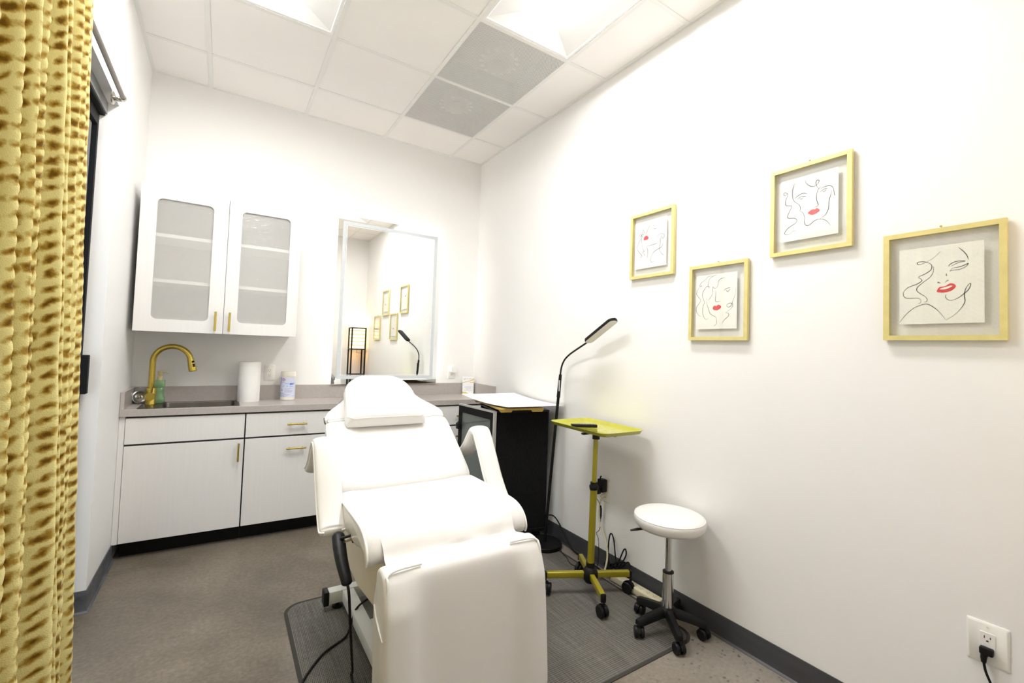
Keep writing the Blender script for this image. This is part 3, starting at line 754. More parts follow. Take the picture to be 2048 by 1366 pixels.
def glass_door(x0, x1, gx0, gx1, hx):
    w_, h_ = x1 - x0, UZ1 - UZ0
    n = 6; inn = rrect(gx1 - gx0, 2.128 - 1.404, 0.028, n, (gx0 + gx1) / 2, (2.128 + 1.404) / 2)
    out = []                                          # outer outline with the same count and direction
    for k, (a, b) in enumerate(inn):
        q = k // (n + 1); out.append(((x1, x0, x0, x1)[q], (UZ1, UZ1, UZ0, UZ0)[q]))
    m_ = MB().frame(out, inn, (0, UF, 0), X_, Z_, Y_, 0.020)
    d = m_.build('door', M_lam, uc, smooth=20)
    m_ = MB().prism(rrect(gx1 - gx0 + 0.016, 2.128 - 1.404 + 0.016, 0.03, n, (gx0 + gx1) / 2, (2.128 + 1.404) / 2), (0, UF + 0.010, 0), X_, Z_, Y_, 0.004)
    m_.build('glass_pane', M_rain, d, smooth=20)
    m_ = MB(); y = UF; L_ = 0.122; z = 1.405
    m_.cyl((hx, y - .03, z - L_ / 2), (hx, y - .03, z + L_ / 2), 0.006, n=12)
    for s in (-1, 1): m_.cyl((hx, y, z + s * .04), (hx, y - .03, z + s * .04), 0.004, n=10)
    m_.build('handle', M_gold, d)
glass_door(UX0, 0.8315, 0.470, 0.752, 0.791)
glass_door(0.8345, UX1, 0.906, 1.190, 0.866)

# wall mirror with LED back light
MX0, MX1, MZ0, MZ1, MY = 1.560, 2.440, 0.975, 2.322, -0.040
mr_ = thing('wall_mirror', 'large back-lit wall mirror with frosted band above the counter', 'mirror', ((MX0 + MX1) / 2, 0, MZ0))
MB().b2(MX0, MX1, MY, MY + 0.005, MZ0, MZ1).build('mirror_glass', M_mirror, mr_, smooth=0)
MB().b2(MX0 + .05, MX1 - .05, MY + .0055, -0.0015, MZ0 + .05, MZ1 - .05).build('back_box', M_white, mr_, smooth=0)
mb = MB(); i0 = 0.028
mb.b2(MX0 + i0, MX0 + i0 + .012, MY + .008, -0.010, MZ0 + i0, MZ1 - i0).b2(MX1 - i0 - .012, MX1 - i0, MY + .008, -0.010, MZ0 + i0, MZ1 - i0)
mb.b2(MX0 + i0 + .012, MX1 - i0 - .012, MY + .008, -0.010, MZ1 - i0 - .012, MZ1 - i0)
mb.build('led_strip', M_led, mr_, smooth=0)
def rect_ring(x0, x1, z0, z1, t_): return [(x1, z1), (x0, z1), (x0, z0), (x1, z0)], [(x1 - t_, z1 - t_), (x0 + t_, z1 - t_), (x0 + t_, z0 + t_), (x1 - t_, z0 + t_)]
oo, ii = rect_ring(MX0 + .036, MX1 - .036, MZ0 + .040, MZ1 - .050, 0.026)
MB().frame(oo, ii, (0, MY - .0012, 0), X_, Z_, Y_, 0.001).build('frosted_band', M_frost, mr_, smooth=0)
oo, ii = rect_ring(MX0 + .066, MX1 - .066, MZ0 + .069, MZ1 - .080, 0.004)
MB().frame(oo, ii, (0, MY - .0012, 0), X_, Z_, Y_, 0.001).build('bevel_line', M_bevel, mr_, smooth=0)
mb = MB()
for dz in (-.012, .012): mb.cyl((MX1 - .115, MY - .0012, 1.545 + dz), (MX1 - .115, MY - .0002, 1.545 + dz), 0.006, n=14)
mb.build('touch_buttons', emit_mat('lit touch button', (0.85, 0.85, 1.0), 1.2), mr_)

# ================================================================== TREATMENT CHAIR
CX = 1.57
ch = thing('treatment_chair', 'white vinyl reclining treatment chair in the middle of the room', 'treatment chair', (CX, -1.95, 0))

def loft(path_top, half, thick, crown=None, er=0.018, nx=28, cx=CX, under=None, name='cushion', parent=ch, mt=M_vinyl, smooth=60):
    """upholstered slab: path_top = centre-line points (y, z) of the top skin; half(s) = half width at s in 0..1;
    thick(s) = thickness; crown(u, s) = extra height; er = edge rounding"""
    P = [Vector((a, b)) for a, b in path_top]; n = len(P)
    L = [0.0]
    for i in range(1, n): L.append(L[-1] + (P[i] - P[i - 1]).length)
    S_ = [l / L[-1] for l in L]
    Nn = []
    for i in range(n):
        t = (P[min(i + 1, n - 1)] - P[max(i - 1, 0)]).normalized(); Nn.append(Vector((-t.y, t.x)))
    sgn = 1 if sum(v.y for v in Nn) > 0 else -1
    Nn = [v * sgn for v in Nn]
    us = [-math.cos(PI * k / nx) for k in range(nx + 1)]
    cols = []
    for u in us:
        top, bot = [], []
        for i in range(n):
            hw = half(S_[i]); x = cx + u * hw; d = (1 - abs(u)) * hw
            drop = 0.0
            if d < er: drop = er - math.sqrt(max(0, er * er - (er - d) ** 2))
            h = (crown(u, S_[i]) if crown else 0.0) - drop
            q = P[i] + Nn[i] * h; top.append((x, q.x, q.y))
            th = thick(S_[i]); dd = 0.0
            if d < er: dd = (er - math.sqrt(max(0, er * er - (er - d) ** 2)))
            q = P[i] - Nn[i] * (th - dd); bot.append((x, q.x, q.y))
        cols.append(top + list(reversed(bot)))
    m_ = MB(); R_ = m_.grid(cols, closed_v=True)
    m_.bm.faces.new(R_[0]); m_.bm.faces.new(list(reversed(R_[-1])))
    o = m_.build(name, mt, parent, smooth=smooth)
    def edge(side, inset=0.004, lift=-0.006, i0=0, i1=None):
        out = []
        for i in range(i0, n if i1 is None else i1):
            q = P[i] + Nn[i] * lift; out.append((cx + side * (half(S_[i]) - inset), q.x, q.y))
        return out
    return o, edge, P, Nn, S_

def path(pts, n=6): return [(v.x, v.y) for v in smooth_path([(a, b, 0) for a, b in pts], n)]

# seat: flat, with a rounded waterfall front
seat_path = path([(-1.765, .672), (-1.80, .680), (-1.90, .682), (-2.02, .683), (-2.12, .683), (-2.19, .678), (-2.237, .661), (-2.266, .633), (-2.277, .602), (-2.270, .580)], 4)
def seat_th(s): return 0.094 if s < 0.62 else max(0.030, 0.094 - (s - 0.62) * 0.16)
def seat_cr(u, s):
    a = abs(u); b = 0.014 * (1 - min(1, (abs(a - .80) / .22)) ** 2) if abs(a - .80) < .22 else 0
    return b * min(1, (1 - s) * 6) * min(1, s * 8) - 0.004
seat, edg, *_ = loft(seat_path, lambda s: 0.312, seat_th, seat_cr, er=0.016, name='seat')
for s in (-1, 1): MB().tube(edg(s, 0.003, -0.004), 0.0042, n=8).build('piping', M_pipe, seat)

# backrest
AB = math.radians(37); ux, uz = math.cos(AB), math.sin(AB)
def bp(s, off=0.0): return (-1.790 + s * ux - off * uz, 0.690 + s * uz + off * ux)   # (y, z)
back_path = path([bp(-0.012, -.022), bp(0.0, -.004), bp(.03, .004), bp(.10, .006), bp(.2, .004), bp(.30, .002), bp(.365, .0), bp(.388, -.010), bp(.394, -.026)], 4)
def back_cr(u, s):
    a = abs(u); b = 0.016 * (1 - (abs(a - .80) / .24) ** 2) if abs(a - .80) < .24 else 0
    return b * min(1, (1 - s) * 7) * min(1, s * 7)
back, edg, *_ = loft(back_path, lambda s: 0.310 - 0.012 * max(0, s - .75) * 4 * (s - .75) * 4, lambda s: 0.062, back_cr, er=0.02, name='backrest')
for s in (-1, 1): MB().tube(edg(s, 0.004, -0.006), 0.0042, n=8).build('piping', M_pipe, back)
top_edge = [(CX + u * 0.295, *bp(.388, -.004 + back_cr(u, .93))) for u in [k / 10 - 1 for k in range(21)]]
MB().tube(top_edge, 0.004, n=8).build('piping', M_pipe, back)

# head section: wide shoulders narrowing to the head end
def hp(s, off=0.0): return bp(s, off)
hs0, hs1 = 0.400, 0.665
head_path = path([hp(hs0 - .004, -.024), hp(hs0, -.008), hp(hs0 + .02, .0), hp(.50, .0), hp(.60, .0), hp(.65, -.003), hp(hs1, -.02), hp(hs1 + .004, -.04)], 5)
def head_half(t):
    s = hs0 + t * (hs1 - hs0)
    pts = [(.395, .297), (.41, .305), (.435, .302), (.46, .286), (.49, .248), (.52, .210), (.545, .186), (.58, .172), (.62, .160), (.65, .140), (.67, .125)]
    for (a, b), (c, d) in zip(pts, pts[1:]):
        if a <= s <= c: return b + (d - b) * (s - a) / (c - a)
    return pts[0][1] if s < pts[0][0] else pts[-1][1]
head, edg, *_ = loft(head_path, head_half, lambda s: 0.060, None, er=0.02, name='head_section')
for s in (-1, 1): MB().tube(edg(s, 0.004, -0.006), 0.0042, n=8).build('piping', M_pipe, head)

# head pillow
def pillow():
    s0, s1 = 0.322, 0.655; cx = CX - 0.028; rows = []
    NU, NV = 30, 30
    for j in range(NV + 1):
        v = -math.cos(PI * j / NV); t = (v + 1) / 2; s = s0 + t * (s1 - s0)
        hw = 0.203 - 0.038 * t
        if t > 0.62: hw *= max(0.05, 1 - ((t - 0.62) / 0.38) ** 2.6 * 0.52)
        if t < 0.10: hw *= 0.94 + 0.06 * (t / 0.10) ** 0.5
        row = []
        for i in range(NU + 1):
            u = -math.cos(PI * i / NU)
            f = max(0.0, 1 - abs(u) ** 7) ** 0.45 * max(0.0, 1 - abs(v) ** 8) ** 0.45
            y, z = bp(s, 0.022 + 0.066 * f * (1 - 0.12 * t)); row.append((cx + u * hw, y, z))
        rows.append(row)
    low = []
    for j, row in enumerate(rows):
        r2 = []
        v = -math.cos(PI * j / NV); s = s0 + (v + 1) / 2 * (s1 - s0)
        for i, q in enumerate(row):
            u = -math.cos(PI * i / NU); f = max(0.0, 1 - abs(u) ** 7) ** 0.45 * max(0.0, 1 - abs(v) ** 8) ** 0.45
            y, z = bp(s, 0.022 - 0.016 * f); r2.append((q[0], y, z))
        low.append(r2)
    m_ = MB(); m_.grid(rows); m_.grid(low)
    per = rows[0] + [r[-1] for r in rows[1:]] + list(reversed(rows[-1]))[1:] + [r[0] for r in reversed(rows)][1:-1]
    o = m_.build('head_pillow', M_vinyl, ch, smooth=70)
    # welt seam where the top panel meets the side band
    seam = []
    for k in range(64):
        a = 2 * PI * k / 64; u = max(-.965, min(.965, 1.25 * math.cos(a))); v = max(-.93, min(.95, 1.25 * math.sin(a))); t = (v + 1) / 2; s = s0 + t * (s1 - s0)
        hw = 0.203 - 0.038 * t
        if t > 0.62: hw *= max(0.05, 1 - ((t - 0.62) / 0.38) ** 2.6 * 0.52)
        f = max(0.0, 1 - abs(u) ** 7) ** 0.45 * max(0.0, 1 - abs(v) ** 8) ** 0.45
        y, z = bp(s, 0.023 + 0.066 * f * (1 - 0.12 * t)); seam.append((cx + u * hw, y, z))
    MB().tube(seam, 0.0018, n=6, closed=True).build('seam_welt', M_pipe, o)
pillow()

# leg rest hanging down in front: path runs from its top end down the front face
leg_path = path([(-2.318, .560), (-2.322, .592), (-2.345, .610), (-2.378, .610), (-2.402, .598), (-2.414, .570), (-2.424, .50), (-2.434, .40), (-2.446, .28), (-2.458, .17), (-2.460, .130), (-2.445, .108), (-2.42, .10)], 5)
def leg_cr(u, s):
    a = abs(u); b = 0.026 * math.cos(PI / 2 * (a - .80) / (.26 if a < .8 else .5)) ** 1.3 if abs(a - .80) < .26 else 0
    return b * min(1, max(0, (s - .20)) * 7) * min(1, (1 - s) * 9)
def leg_half(s): return 0.286 + 0.006 * math.sin(PI * min(1, max(0, (s - .1) / .9)))
def leg_thick(s): return 0.022 if s < 0.16 else (0.022 + (s - 0.16) / 0.10 * 0.070 if s < 0.26 else (0.092 if s < 0.90 else 0.092 - (s - .9) * 0.6))
# outline in side view, closed by hand so that the back face stays flat
def legrest():
    top = [Vector(q) for q in leg_path]
    back = [Vector((-2.420 + 0.06, .108)), Vector((-2.345, .16)), Vector((-2.335, .28)), Vector((-2.326, .40)), Vector((-2.318, .50))]
    L = [0.0]
    for i in range(1, len(top)): L.append(L[-1] + (top[i] - top[i - 1]).length)
    ss = [l / L[-1] for l in L]; nx = 36; cols = []; er = 0.015
    mid = Vector((-2.385, .36))
    for k in range(nx + 1):
        u = -math.cos(PI * k / nx); col = []
        for q, s in zip(top, ss):
            hw = leg_half(s); d = (1 - abs(u)) * hw
            drop = er - math.sqrt(max(0, er * er - (er - d) ** 2)) if d < er else 0
            i = ss.index(s); t = (top[min(i + 1, len(top) - 1)] - top[max(i - 1, 0)]).normalized(); nrm = Vector((t.y, -t.x))
            if nrm.dot(q - mid) < 0: nrm = -nrm
            w_ = q + nrm * (leg_cr(u, s) - drop); col.append((CX - .008 + u * hw, w_.x, w_.y))
        for q in back: col.append((CX - .008 + u * 0.288, q.x, q.y))
        cols.append(col)
    m_ = MB(); R_ = m_.grid(cols, closed_v=True); m_.bm.faces.new(R_[0]); m_.bm.faces.new(list(reversed(R_[-1])))
    o = m_.build('leg_rest', M_vinyl, ch, smooth=60)
    i0 = next(i for i, q in enumerate(top) if q.y < .605 and q.x < -2.39)
    for sd in (-1, 1):
        e_ = [(CX - .008 + sd * (leg_half(s) - .010), q.x - 0.0035, q.y) for q, s in list(zip(top, ss))[i0:-6]]
        q0 = e_[0]
        e_ = [(CX - .008 + sd * 0.165, q0[1] + .006, q0[2] + .009), (CX - .008 + sd * 0.225, q0[1] + .003, q0[2] + .010), (CX - .008 + sd * 0.262, q0[1] + .001, q0[2] + .006)] + e_[1:]
        MB().tube(smooth_path(e_, 2), 0.0040, n=8).build('piping', M_pipe, o)
        MB().tube([(CX - .008 + sd * 0.2895, -2.424, .430), (CX - .008 + sd * .2895, -2.39, .442), (CX - .008 + sd * .2885, -2.35, .462), (CX - .008 + sd * .2885, -2.325, .49)], 0.0025, n=6).build('strap_seam', M_pipe, o)
    return o
legrest()

# loose vinyl flap bridging the seat front and the leg rest
fl = path([(-2.150, .6875), (-2.20, .684), (-2.243, .668), (-2.274, .640), (-2.289, .614), (-2.299, .603), (-2.314, .603), (-2.334, .6075), (-2.354, .6090)], 5)
rows = []
for i in range(41):
    u = -1 + 2 * i / 40; row = []
    for j, (a, b) in enumerate(fl):
        t = j / (len(fl) - 1)
        hw = 0.268 - 0.016 * math.sin(PI * t) - .004 * t
        wv = 0.004 * math.sin(9 * u + 2.0 * t) * math.sin(PI * min(1, t * 1.4)) + 0.012 * max(0, 1 - abs(u - .62) / .18) * math.exp(-((t - .42) / .14) ** 2) + 0.010 * max(0, 1 - abs(u - .1) / .3) * math.exp(-((t - .5) / .12) ** 2)
        row.append((CX - .01 + u * hw, a - wv * .6, b + wv * .8 + 0.0022))
    rows.append(row)
m_ = MB(); m_.grid(rows)
r2 = [[(q[0], q[1] + .001, q[2] - .0016) for q in row] for row in rows]; m_.grid(r2)
m_.build('vinyl_flap', M_vinyl, ch, smooth=80)

# armrests: bent pads either side
arm_front = [(-1.744, .884), (-1.766, .878), (-1.792, .846), (-1.842, .770), (-1.890, .694), (-1.938, .634), (-1.968, .606), (-1.985, .602)]
arm_back = [(-1.744, .884), (-1.726, .878), (-1.700, .848), (-1.664, .800), (-1.628, .765), (-1.590, .745), (-1.560, .740)]
def arm(xc, label=None):
    pth = [(v.x, v.y) for v in smooth_path([(a, b, 0) for a, b in list(reversed(arm_back)) + arm_front[1:]], 5)]
    P = [Vector(q) for q in pth]; n = len(P); cols = []; hw = 0.046
    nx = 14
    for k in range(nx + 1):
        u = -math.cos(PI * k / nx); top, bot = [], []
        for i, q in enumerate(P):
            t = (P[min(i + 1, n - 1)] - P[max(i - 1, 0)]).normalized(); nr = Vector((-t.y, t.x)); nr = nr if nr.y > 0 or nr.x < 0 else -nr
            nr = Vector((t.y, -t.x)) * -1
            if nr.y < -0.2: nr = -nr
            ei = min(i, n - 1 - i) / 5.0; wf = math.sqrt(max(0.0, 1 - (1 - min(1, ei)) ** 2)) * 0.35 + 0.65
            r_ = (1 - u * u) ** 0.30
            top.append((xc + u * hw * wf, *(q + nr * (0.020 * r_ * (0.4 + .6 * min(1, ei))))))
            bot.append((xc + u * hw * wf, *(q - nr * (0.022 * r_ * (0.4 + .6 * min(1, ei)) + .004))))
        cols.append(top + list(reversed(bot)))
    m_ = MB(); R_ = m_.grid(cols, closed_v=True); m_.bm.faces.new(R_[0]); m_.bm.faces.new(list(reversed(R_[-1])))
    o = m_.build('armrest', M_vinyl, ch, smooth=60)
    for sd in (-1, 1):
        e_ = [(xc + sd * (hw * (math.sqrt(max(0.0, 1 - (1 - min(1, min(i, n - 1 - i) / 5.0)) ** 2)) * .35 + .65)), q.x, q.y) for i, q in enumerate(P)]
        MB().tube(e_, 0.0038, n=8).build('piping', M_pipe, o)
    s_ = -1 if xc < CX else 1
    MB().cyl((xc, -1.59, .725), (xc - s_ * 0.10, -1.60, .735), 0.011, n=12).build('pivot_bolt', M_chrome, o)
    return o
arm(1.214); arm(1.946)

# cream under-seat cover, lift column and H base
mb = MB()
side = [(-1.610, .585), (-1.625, .430), (-1.660, .405), (-1.800, .366), (-1.950, .366), (-2.235, .392), (-2.250, .545), (-2.235, .585)]
mb.prism(side, (1.322, 0, 0), Y_, Z_, X_, 0.496, bevel=0.012, seg=3)
mb.build('seat_cover', M_shroud, ch, smooth=40)
MB().b2(1.30, 1.84, -2.20, -1.45, .588, .606).b2(1.40, 1.74, -1.70, -1.35, 0.62, 0.64).build('seat_frame', M_frame_w, ch, smooth=0)
mb = MB(); mb.prism([(-1.46, .60), (-1.40, .60), (-1.14, .80), (-1.17, .835)], (1.42, 0, 0), Y_, Z_, X_, 0.03); mb.prism([(-1.80, .60), (-1.42, .60), (-1.10, .84), (-1.13, .87)], (1.69, 0, 0), Y_, Z_, X_, 0.03)
mb.build('back_support', M_frame_w, ch, smooth=0)
MB().b2(1.51, 1.63, -1.95, -1.75, 0.09, 0.40, bevel=.01).build('lift_column', M_frame_w, ch, smooth=30)
mb = MB()
mb.b2(1.330, 1.812, -1.432, -1.378, 0.034, 0.092, bevel=.004).b2(1.330, 1.812, -2.16, -2.106, 0.034, 0.092, bevel=.004)
for x in (1.390, 1.700): mb.b2(x, x + 0.054, -2.106, -1.432, 0.036, 0.090, bevel=.004)
mb.b2(1.444, 1.70, -1.98, -1.72, 0.040, 0.086, bevel=.004)
base = mb.build('base_frame', M_frame_w, ch, smooth=30)
for y in (-1.405, -2.133):
    for x, s in ((1.330, -1), (1.812, 1)):
        MB().b2(x, x + s * 0.024, y - .029, y + .029, 0.030, 0.096, bevel=.004).build('end_cap', M_black, base, smooth=30)
        MB().lathe([(0, 0.0045), (.024, .0045), (.026, .008), (.026, .014), (.010, .018), (.010, .036), (0, .036)], (x - s * 0.045, y, 0), n=20, close=False).build('levelling_foot', M_black, base)
MB().cyl((1.300, -2.06, 0.60), (1.235, -2.075, 0.598), 0.007, n=12).build('hanger_peg', M_nickel, ch)

# hand control hanging at the chair's side
hc = thing('hand_controller', 'black hand controller hanging from the left side of the treatment chair', 'remote control', (1.225, -2.10, 0.36))
body = smooth_path([(1.226, -2.012, .606), (1.224, -2.035, .594), (1.221, -2.075, .570), (1.221, -2.120, .541), (1.224, -2.160, .514), (1.226, -2.182, .496)], 6)
nb = len(body)
hr = [0.0225 * min(1.0, (.30 + 5.0 * i / nb)) ** .6 * (1 - .40 * max(0, i / nb - .35)) for i in range(nb)]; hr[0] = .010; hr[-1] = .010; hr[-2] = .0145
mb = MB(); mb.tube(body, hr, n=16, flat=0.66)
hb = mb.build('handset', M_black, hc, smooth=60)
mb = MB(); mb.tube([(1.226, -2.055, .600), (1.250, -2.062, .606), (1.272, -2.066, .612)], [0.006, .005, .006], n=8); mb.b2(1.262, 1.274, -2.078, -2.066, .585, .612, bevel=.002)
mb.build('hook', M_black, hb)
cord = smooth_path([(1.226, -2.180, .500), (1.229, -2.196, .470), (1.238, -2.190, .38), (1.262, -2.135, .24), (1.296, -2.03, .10), (1.318, -1.93, .028), (1.318, -1.95, .012), (1.300, -2.06, .0085), (1.290, -2.25, .0085), (1.300, -2.42, .0085)], 8)
MB().tube(cord, 0.0048, n=8).build('cable', M_rubber, hc)

cord = smooth_path([(1.560, -1.600, .090), (1.505, -1.595, .1085), (1.455, -1.607, .1085), (1.405, -1.628, .088), (1.378, -1.650, .030), (1.350, -1.675, .0085), (1.262, -1.728, .0085), (1.205, -1.79, .0085), (1.155, -1.865, .0085), (1.125, -1.94, .0055), (1.11, -2.05, .005)], 8)
MB().tube(cord, 0.0046, n=8).build('power_cord', M_rubber, ch)

# floor mat
fm = thing('floor_mat', 'grey woven vinyl mat with rounded corners under the treatment chair', 'mat', (1.94, -1.86, 0))
oo = rrect(1.596, 1.176, 0.085, 8, 1.943, -1.862); ii = rrect(1.566, 1.146, 0.074, 8, 1.943, -1.862)
m_ = MB(); m_.frame(oo, ii, (0, 0, 0.0002), X_, Y_, Z_, 0.0032); m_.build('edge_binding', M_matedge, fm, smooth=0)
m_ = MB(); m_.prism(ii, (0, 0, 0.0002), X_, Y_, Z_, 0.0034); m_.build('woven_field', M_mat, fm, smooth=0)
FMZ = 0.0036

# ================================================================== TRAY STAND
HX, HY = 2.560, -1.925
ts = thing('tray_stand', 'olive gold rolling tray stand with four-leg base beside the white stool', 'tray stand', (HX, HY, FMZ))
def caster(parent, x, y, ang, floor_z, r=0.026, name='caster'):
    """twin wheel caster: hood over two wheels, swivelled to ang"""
    M = Matrix.Translation((x, y, floor_z)) @ Matrix.Rotation(ang, 4, 'Z')
    m_ = MB()
    for s in (-1, 1):
        prof = [(0.0, .0), (r * .72, .0), (r * .96, .003), (r, .007), (r, .015), (r * .9, .018), (0, .018)]
        Mw = M @ Matrix.Translation((0, s * 0.0035, r)) @ Matrix.Rotation(-s * PI / 2, 4, 'X')
        m_.lathe([(a, b) for a, b in prof], n=24, M=Mw, close=False)
    c = m_.build(name, M_black, parent, smooth=40)
    m_ = MB()
    out = [(r * 1.12 * math.cos(a), r + r * 1.12 * math.sin(a)) for a in [math.radians(8 + 150 * k / 12) for k in range(13)]]
    out += [(r * .8 * math.cos(a), r + r * .8 * math.sin(a)) for a in [math.radians(158 - 150 * k / 12) for k in range(13)]]
    m_.prism(out, (0, -.0032, 0), X_, Z_, Y_, .0064, M=M)
    m_.cyl((0.012, 0, r * 2.0), (0.012, 0, r * 2.0 + 0.014), 0.006, n=10, M=M)
    m_.build('fork', M_black, c, smooth=40)
    return c
LEGA = [math.radians(a) for a in (-117, 63, -27, 153)]
LEGL = [0.222, 0.205, 0.216, 0.238]
for a, ln, sw in zip(LEGA, LEGL, (0.3, 2.2, -0.9, 1.2)):
    ca, sa = math.cos(a), math.sin(a)
    M = Matrix.Translation((HX, HY, 0)) @ Matrix.Rotation(a, 4, 'Z')
    lg_ = MB().b2(0.022, ln, -0.013, 0.013, 0.088, 0.120, M=M, bevel=0.005, seg=3).build('leg', M_ochre, ts, smooth=40)
    MB().b2(ln, ln + 0.012, -0.0135, 0.0135, 0.080, 0.1205, M=M, bevel=0.004, seg=2).build('end_plug', M_black, lg_, smooth=40)
    caster(lg_, HX + ca * (ln - .004), HY + sa * (ln - .004), a + sw, FMZ if a != LEGA[2] else FMZ * 0, r=0.030)
MB().lathe([(0, .058), (.026, .062), (.038, .078), (.042, .098), (.040, .118), (.030, .136), (.024, .142), (.024, .166), (0, .166)], (HX, HY, 0), n=30, close=False).build('hub', M_black, ts)
TT = Vector((HX + 0.014, HY - 0.002, 0.845))         # pole leans a touch
def pole_pt(z): return Vector((HX, HY, 0)).lerp(Vector((TT.x, TT.y, TT.z)), (z - 0.14) / (TT.z - 0.14)) * 1.0 if False else Vector((HX + (TT.x - HX) * (z - .14) / (TT.z - .14), HY + (TT.y - HY) * (z - .14) / (TT.z - .14), z))
MB().cyl(pole_pt(.150), pole_pt(.575), 0.0185, n=24).build('lower_pole', M_ochre, ts)
MB().cyl(pole_pt(.575), pole_pt(.835), 0.0125, n=20).build('upper_pole', M_ochre, ts)
mb = MB(); q = pole_pt(.575); mb.lathe([(0, -.024), (.0215, -.024), (.025, -.014), (.025, -.004), (.0195, .004), (.0195, .016), (0, .016)], tuple(q), n=24, close=False)
mb.cyl(q + Vector((-.02, -.012, -.010)), q + Vector((-.040, -.022, -.010)), 0.007, 0.009, n=12)
mb.build('clamp_collar', M_black, ts)
TZ = 0.858
TC = Vector((2.641, -1.846, TZ)); TR = math.radians(-1.2); TM = Matrix.Translation(TC) @ Matrix.Rotation(TR, 4, 'Z')
mb = MB(); q = pole_pt(.835); mb.lathe([(0, -.012), (.020, -.012), (.020, .010), (.012, .014), (0, .014)], tuple(q), n=20, close=False)
mb.box((TC.x - .02, TC.y, TZ - .006), (0.022, 0.36, 0.010), bevel=.003); mb.box((TC.x - .045, TC.y - .05, TZ - .008), (0.19, 0.022, 0.010), bevel=.003)
mb.build('tray_bracket', M_black, ts, smooth=40)

it = thing('instrument_tray', 'chartreuse metal instrument tray resting on the tray stand', 'tray', TC, TR)
def ring_(w_, l_, r, z): return [(a, b, z) for a, b in rrect(w_, l_, r, 7)]
W_, L_ = 0.312, 0.474
mb = MB()
R_ = mb.grid([ring_(W_ - .044, L_ - .044, .030, 0.000), ring_(W_ - .030, L_ - .030, .034, 0.003), ring_(W_ - .012, L_ - .012, .040, .019), ring_(W_, L_, .044, .0215), ring_(W_, L_, .044, .0200),
              ring_(W_ - .010, L_ - .010, .040, .0172), ring_(W_ - .027, L_ - .027, .034, .0012), ring_(W_ - .044, L_ - .044, .030, -.0018)], closed_v=True)
mb.bm.faces.new(R_[0]); mb.bm.faces.new(list(reversed(R_[-1])))
bmesh.ops.transform(mb.bm, matrix=Matrix.Translation((0, 0, .0022)), verts=mb.bm.verts)
o = mb.build('tray', M_tray, it, smooth=50, local=True)

# remote on the tray
rc = thing('remote_control', 'small black remote control lying on the chartreuse tray', 'remote control', (2.622, -1.776, TZ + .0024), math.radians(62))
mb = MB(); mb.prism(rrect(0.038, 0.150, 0.006, 4), (0, 0, 0), X_, Y_, Z_, 0.015, bevel=.003, seg=2); rb_ = mb.build('case', M_black, rc, smooth=40, local=True)
M_btn = mat('grey rubber key', (0.16, 0.17, 0.19), 0.5)
for j in range(6):
    for i in range(3):
        MB().box((-.010 + .010 * i, -.058 + j * .016, .0155), (.006, .008, .0022), bevel=.0008).build('key', M_btn, rb_, smooth=0, local=True)

# ================================================================== STOOL
QX, QY = 2.656, -2.346
sl = thing('rolling_stool', 'white round rolling stool with chrome post by the right wall', 'stool', (QX, QY, 0))
SZ = 0.541
MB().lathe([(0, -.062), (.125, -.062), (.148, -.057), (.159, -.044), (.1625, -.024), (.1605, -.012), (.1580, -.008), (.1550, -.003), (.144, 0.002), (.095, .006), (0, .007)], (QX, QY, SZ), n=64, close=False).build('seat', M_vinyl, sl, smooth=60)
MB().tube([(QX + .1578 * math.cos(2 * PI * k / 64), QY + .1578 * math.sin(2 * PI * k / 64), SZ - .0075) for k in range(64)], 0.0022, n=6, closed=True).build('piping', M_pipe, sl)
MB().cyl((QX, QY, SZ - .058), (QX, QY, SZ - .066), .085, n=30).box((QX, QY, SZ - .075), (.05, .06, .03), bevel=.004).build('mounting_plate', M_black, sl, smooth=40)
la = math.radians(146)
MB().tube([(QX + .02 * math.cos(la), QY + .02 * math.sin(la), SZ - .07), (QX + .10 * math.cos(la), QY + .10 * math.sin(la), SZ - .072), (QX + .145 * math.cos(la), QY + .145 * math.sin(la), SZ - .076), (QX + .182 * math.cos(la), QY + .182 * math.sin(la), SZ - .083)], [.004, .0045, .010, .006], n=10, flat=.6).build('height_lever', M_black, sl)
MB().cyl((QX, QY, .27), (QX, QY, SZ - .06), .014, n=24).build('piston', M_chrome, sl)
MB().cyl((QX, QY, .105), (QX, QY, .275), .025, n=30).build('post', M_chrome, sl)
MB().lathe([(.0145, .0), (.0255, 0), (.0255, .005), (.0145, .007)], (QX, QY, .272), n=24, close=False).build('post_ring', M_black, sl)
angs = [math.radians(-133 + 72 * k) for k in range(5)]
angs = [math.radians(a) for a in (171, -117.5, -50, 8, 75)]
angs = [math.radians(168), math.radians(-124), math.radians(-52), math.radians(20), math.radians(92)]
MB().lathe([(0, .075), (.036, .075), (.040, .095), (.033, .112), (.026, .116), (0, .116)], (QX, QY, 0), n=30, close=False).build('hub', M_black, sl)
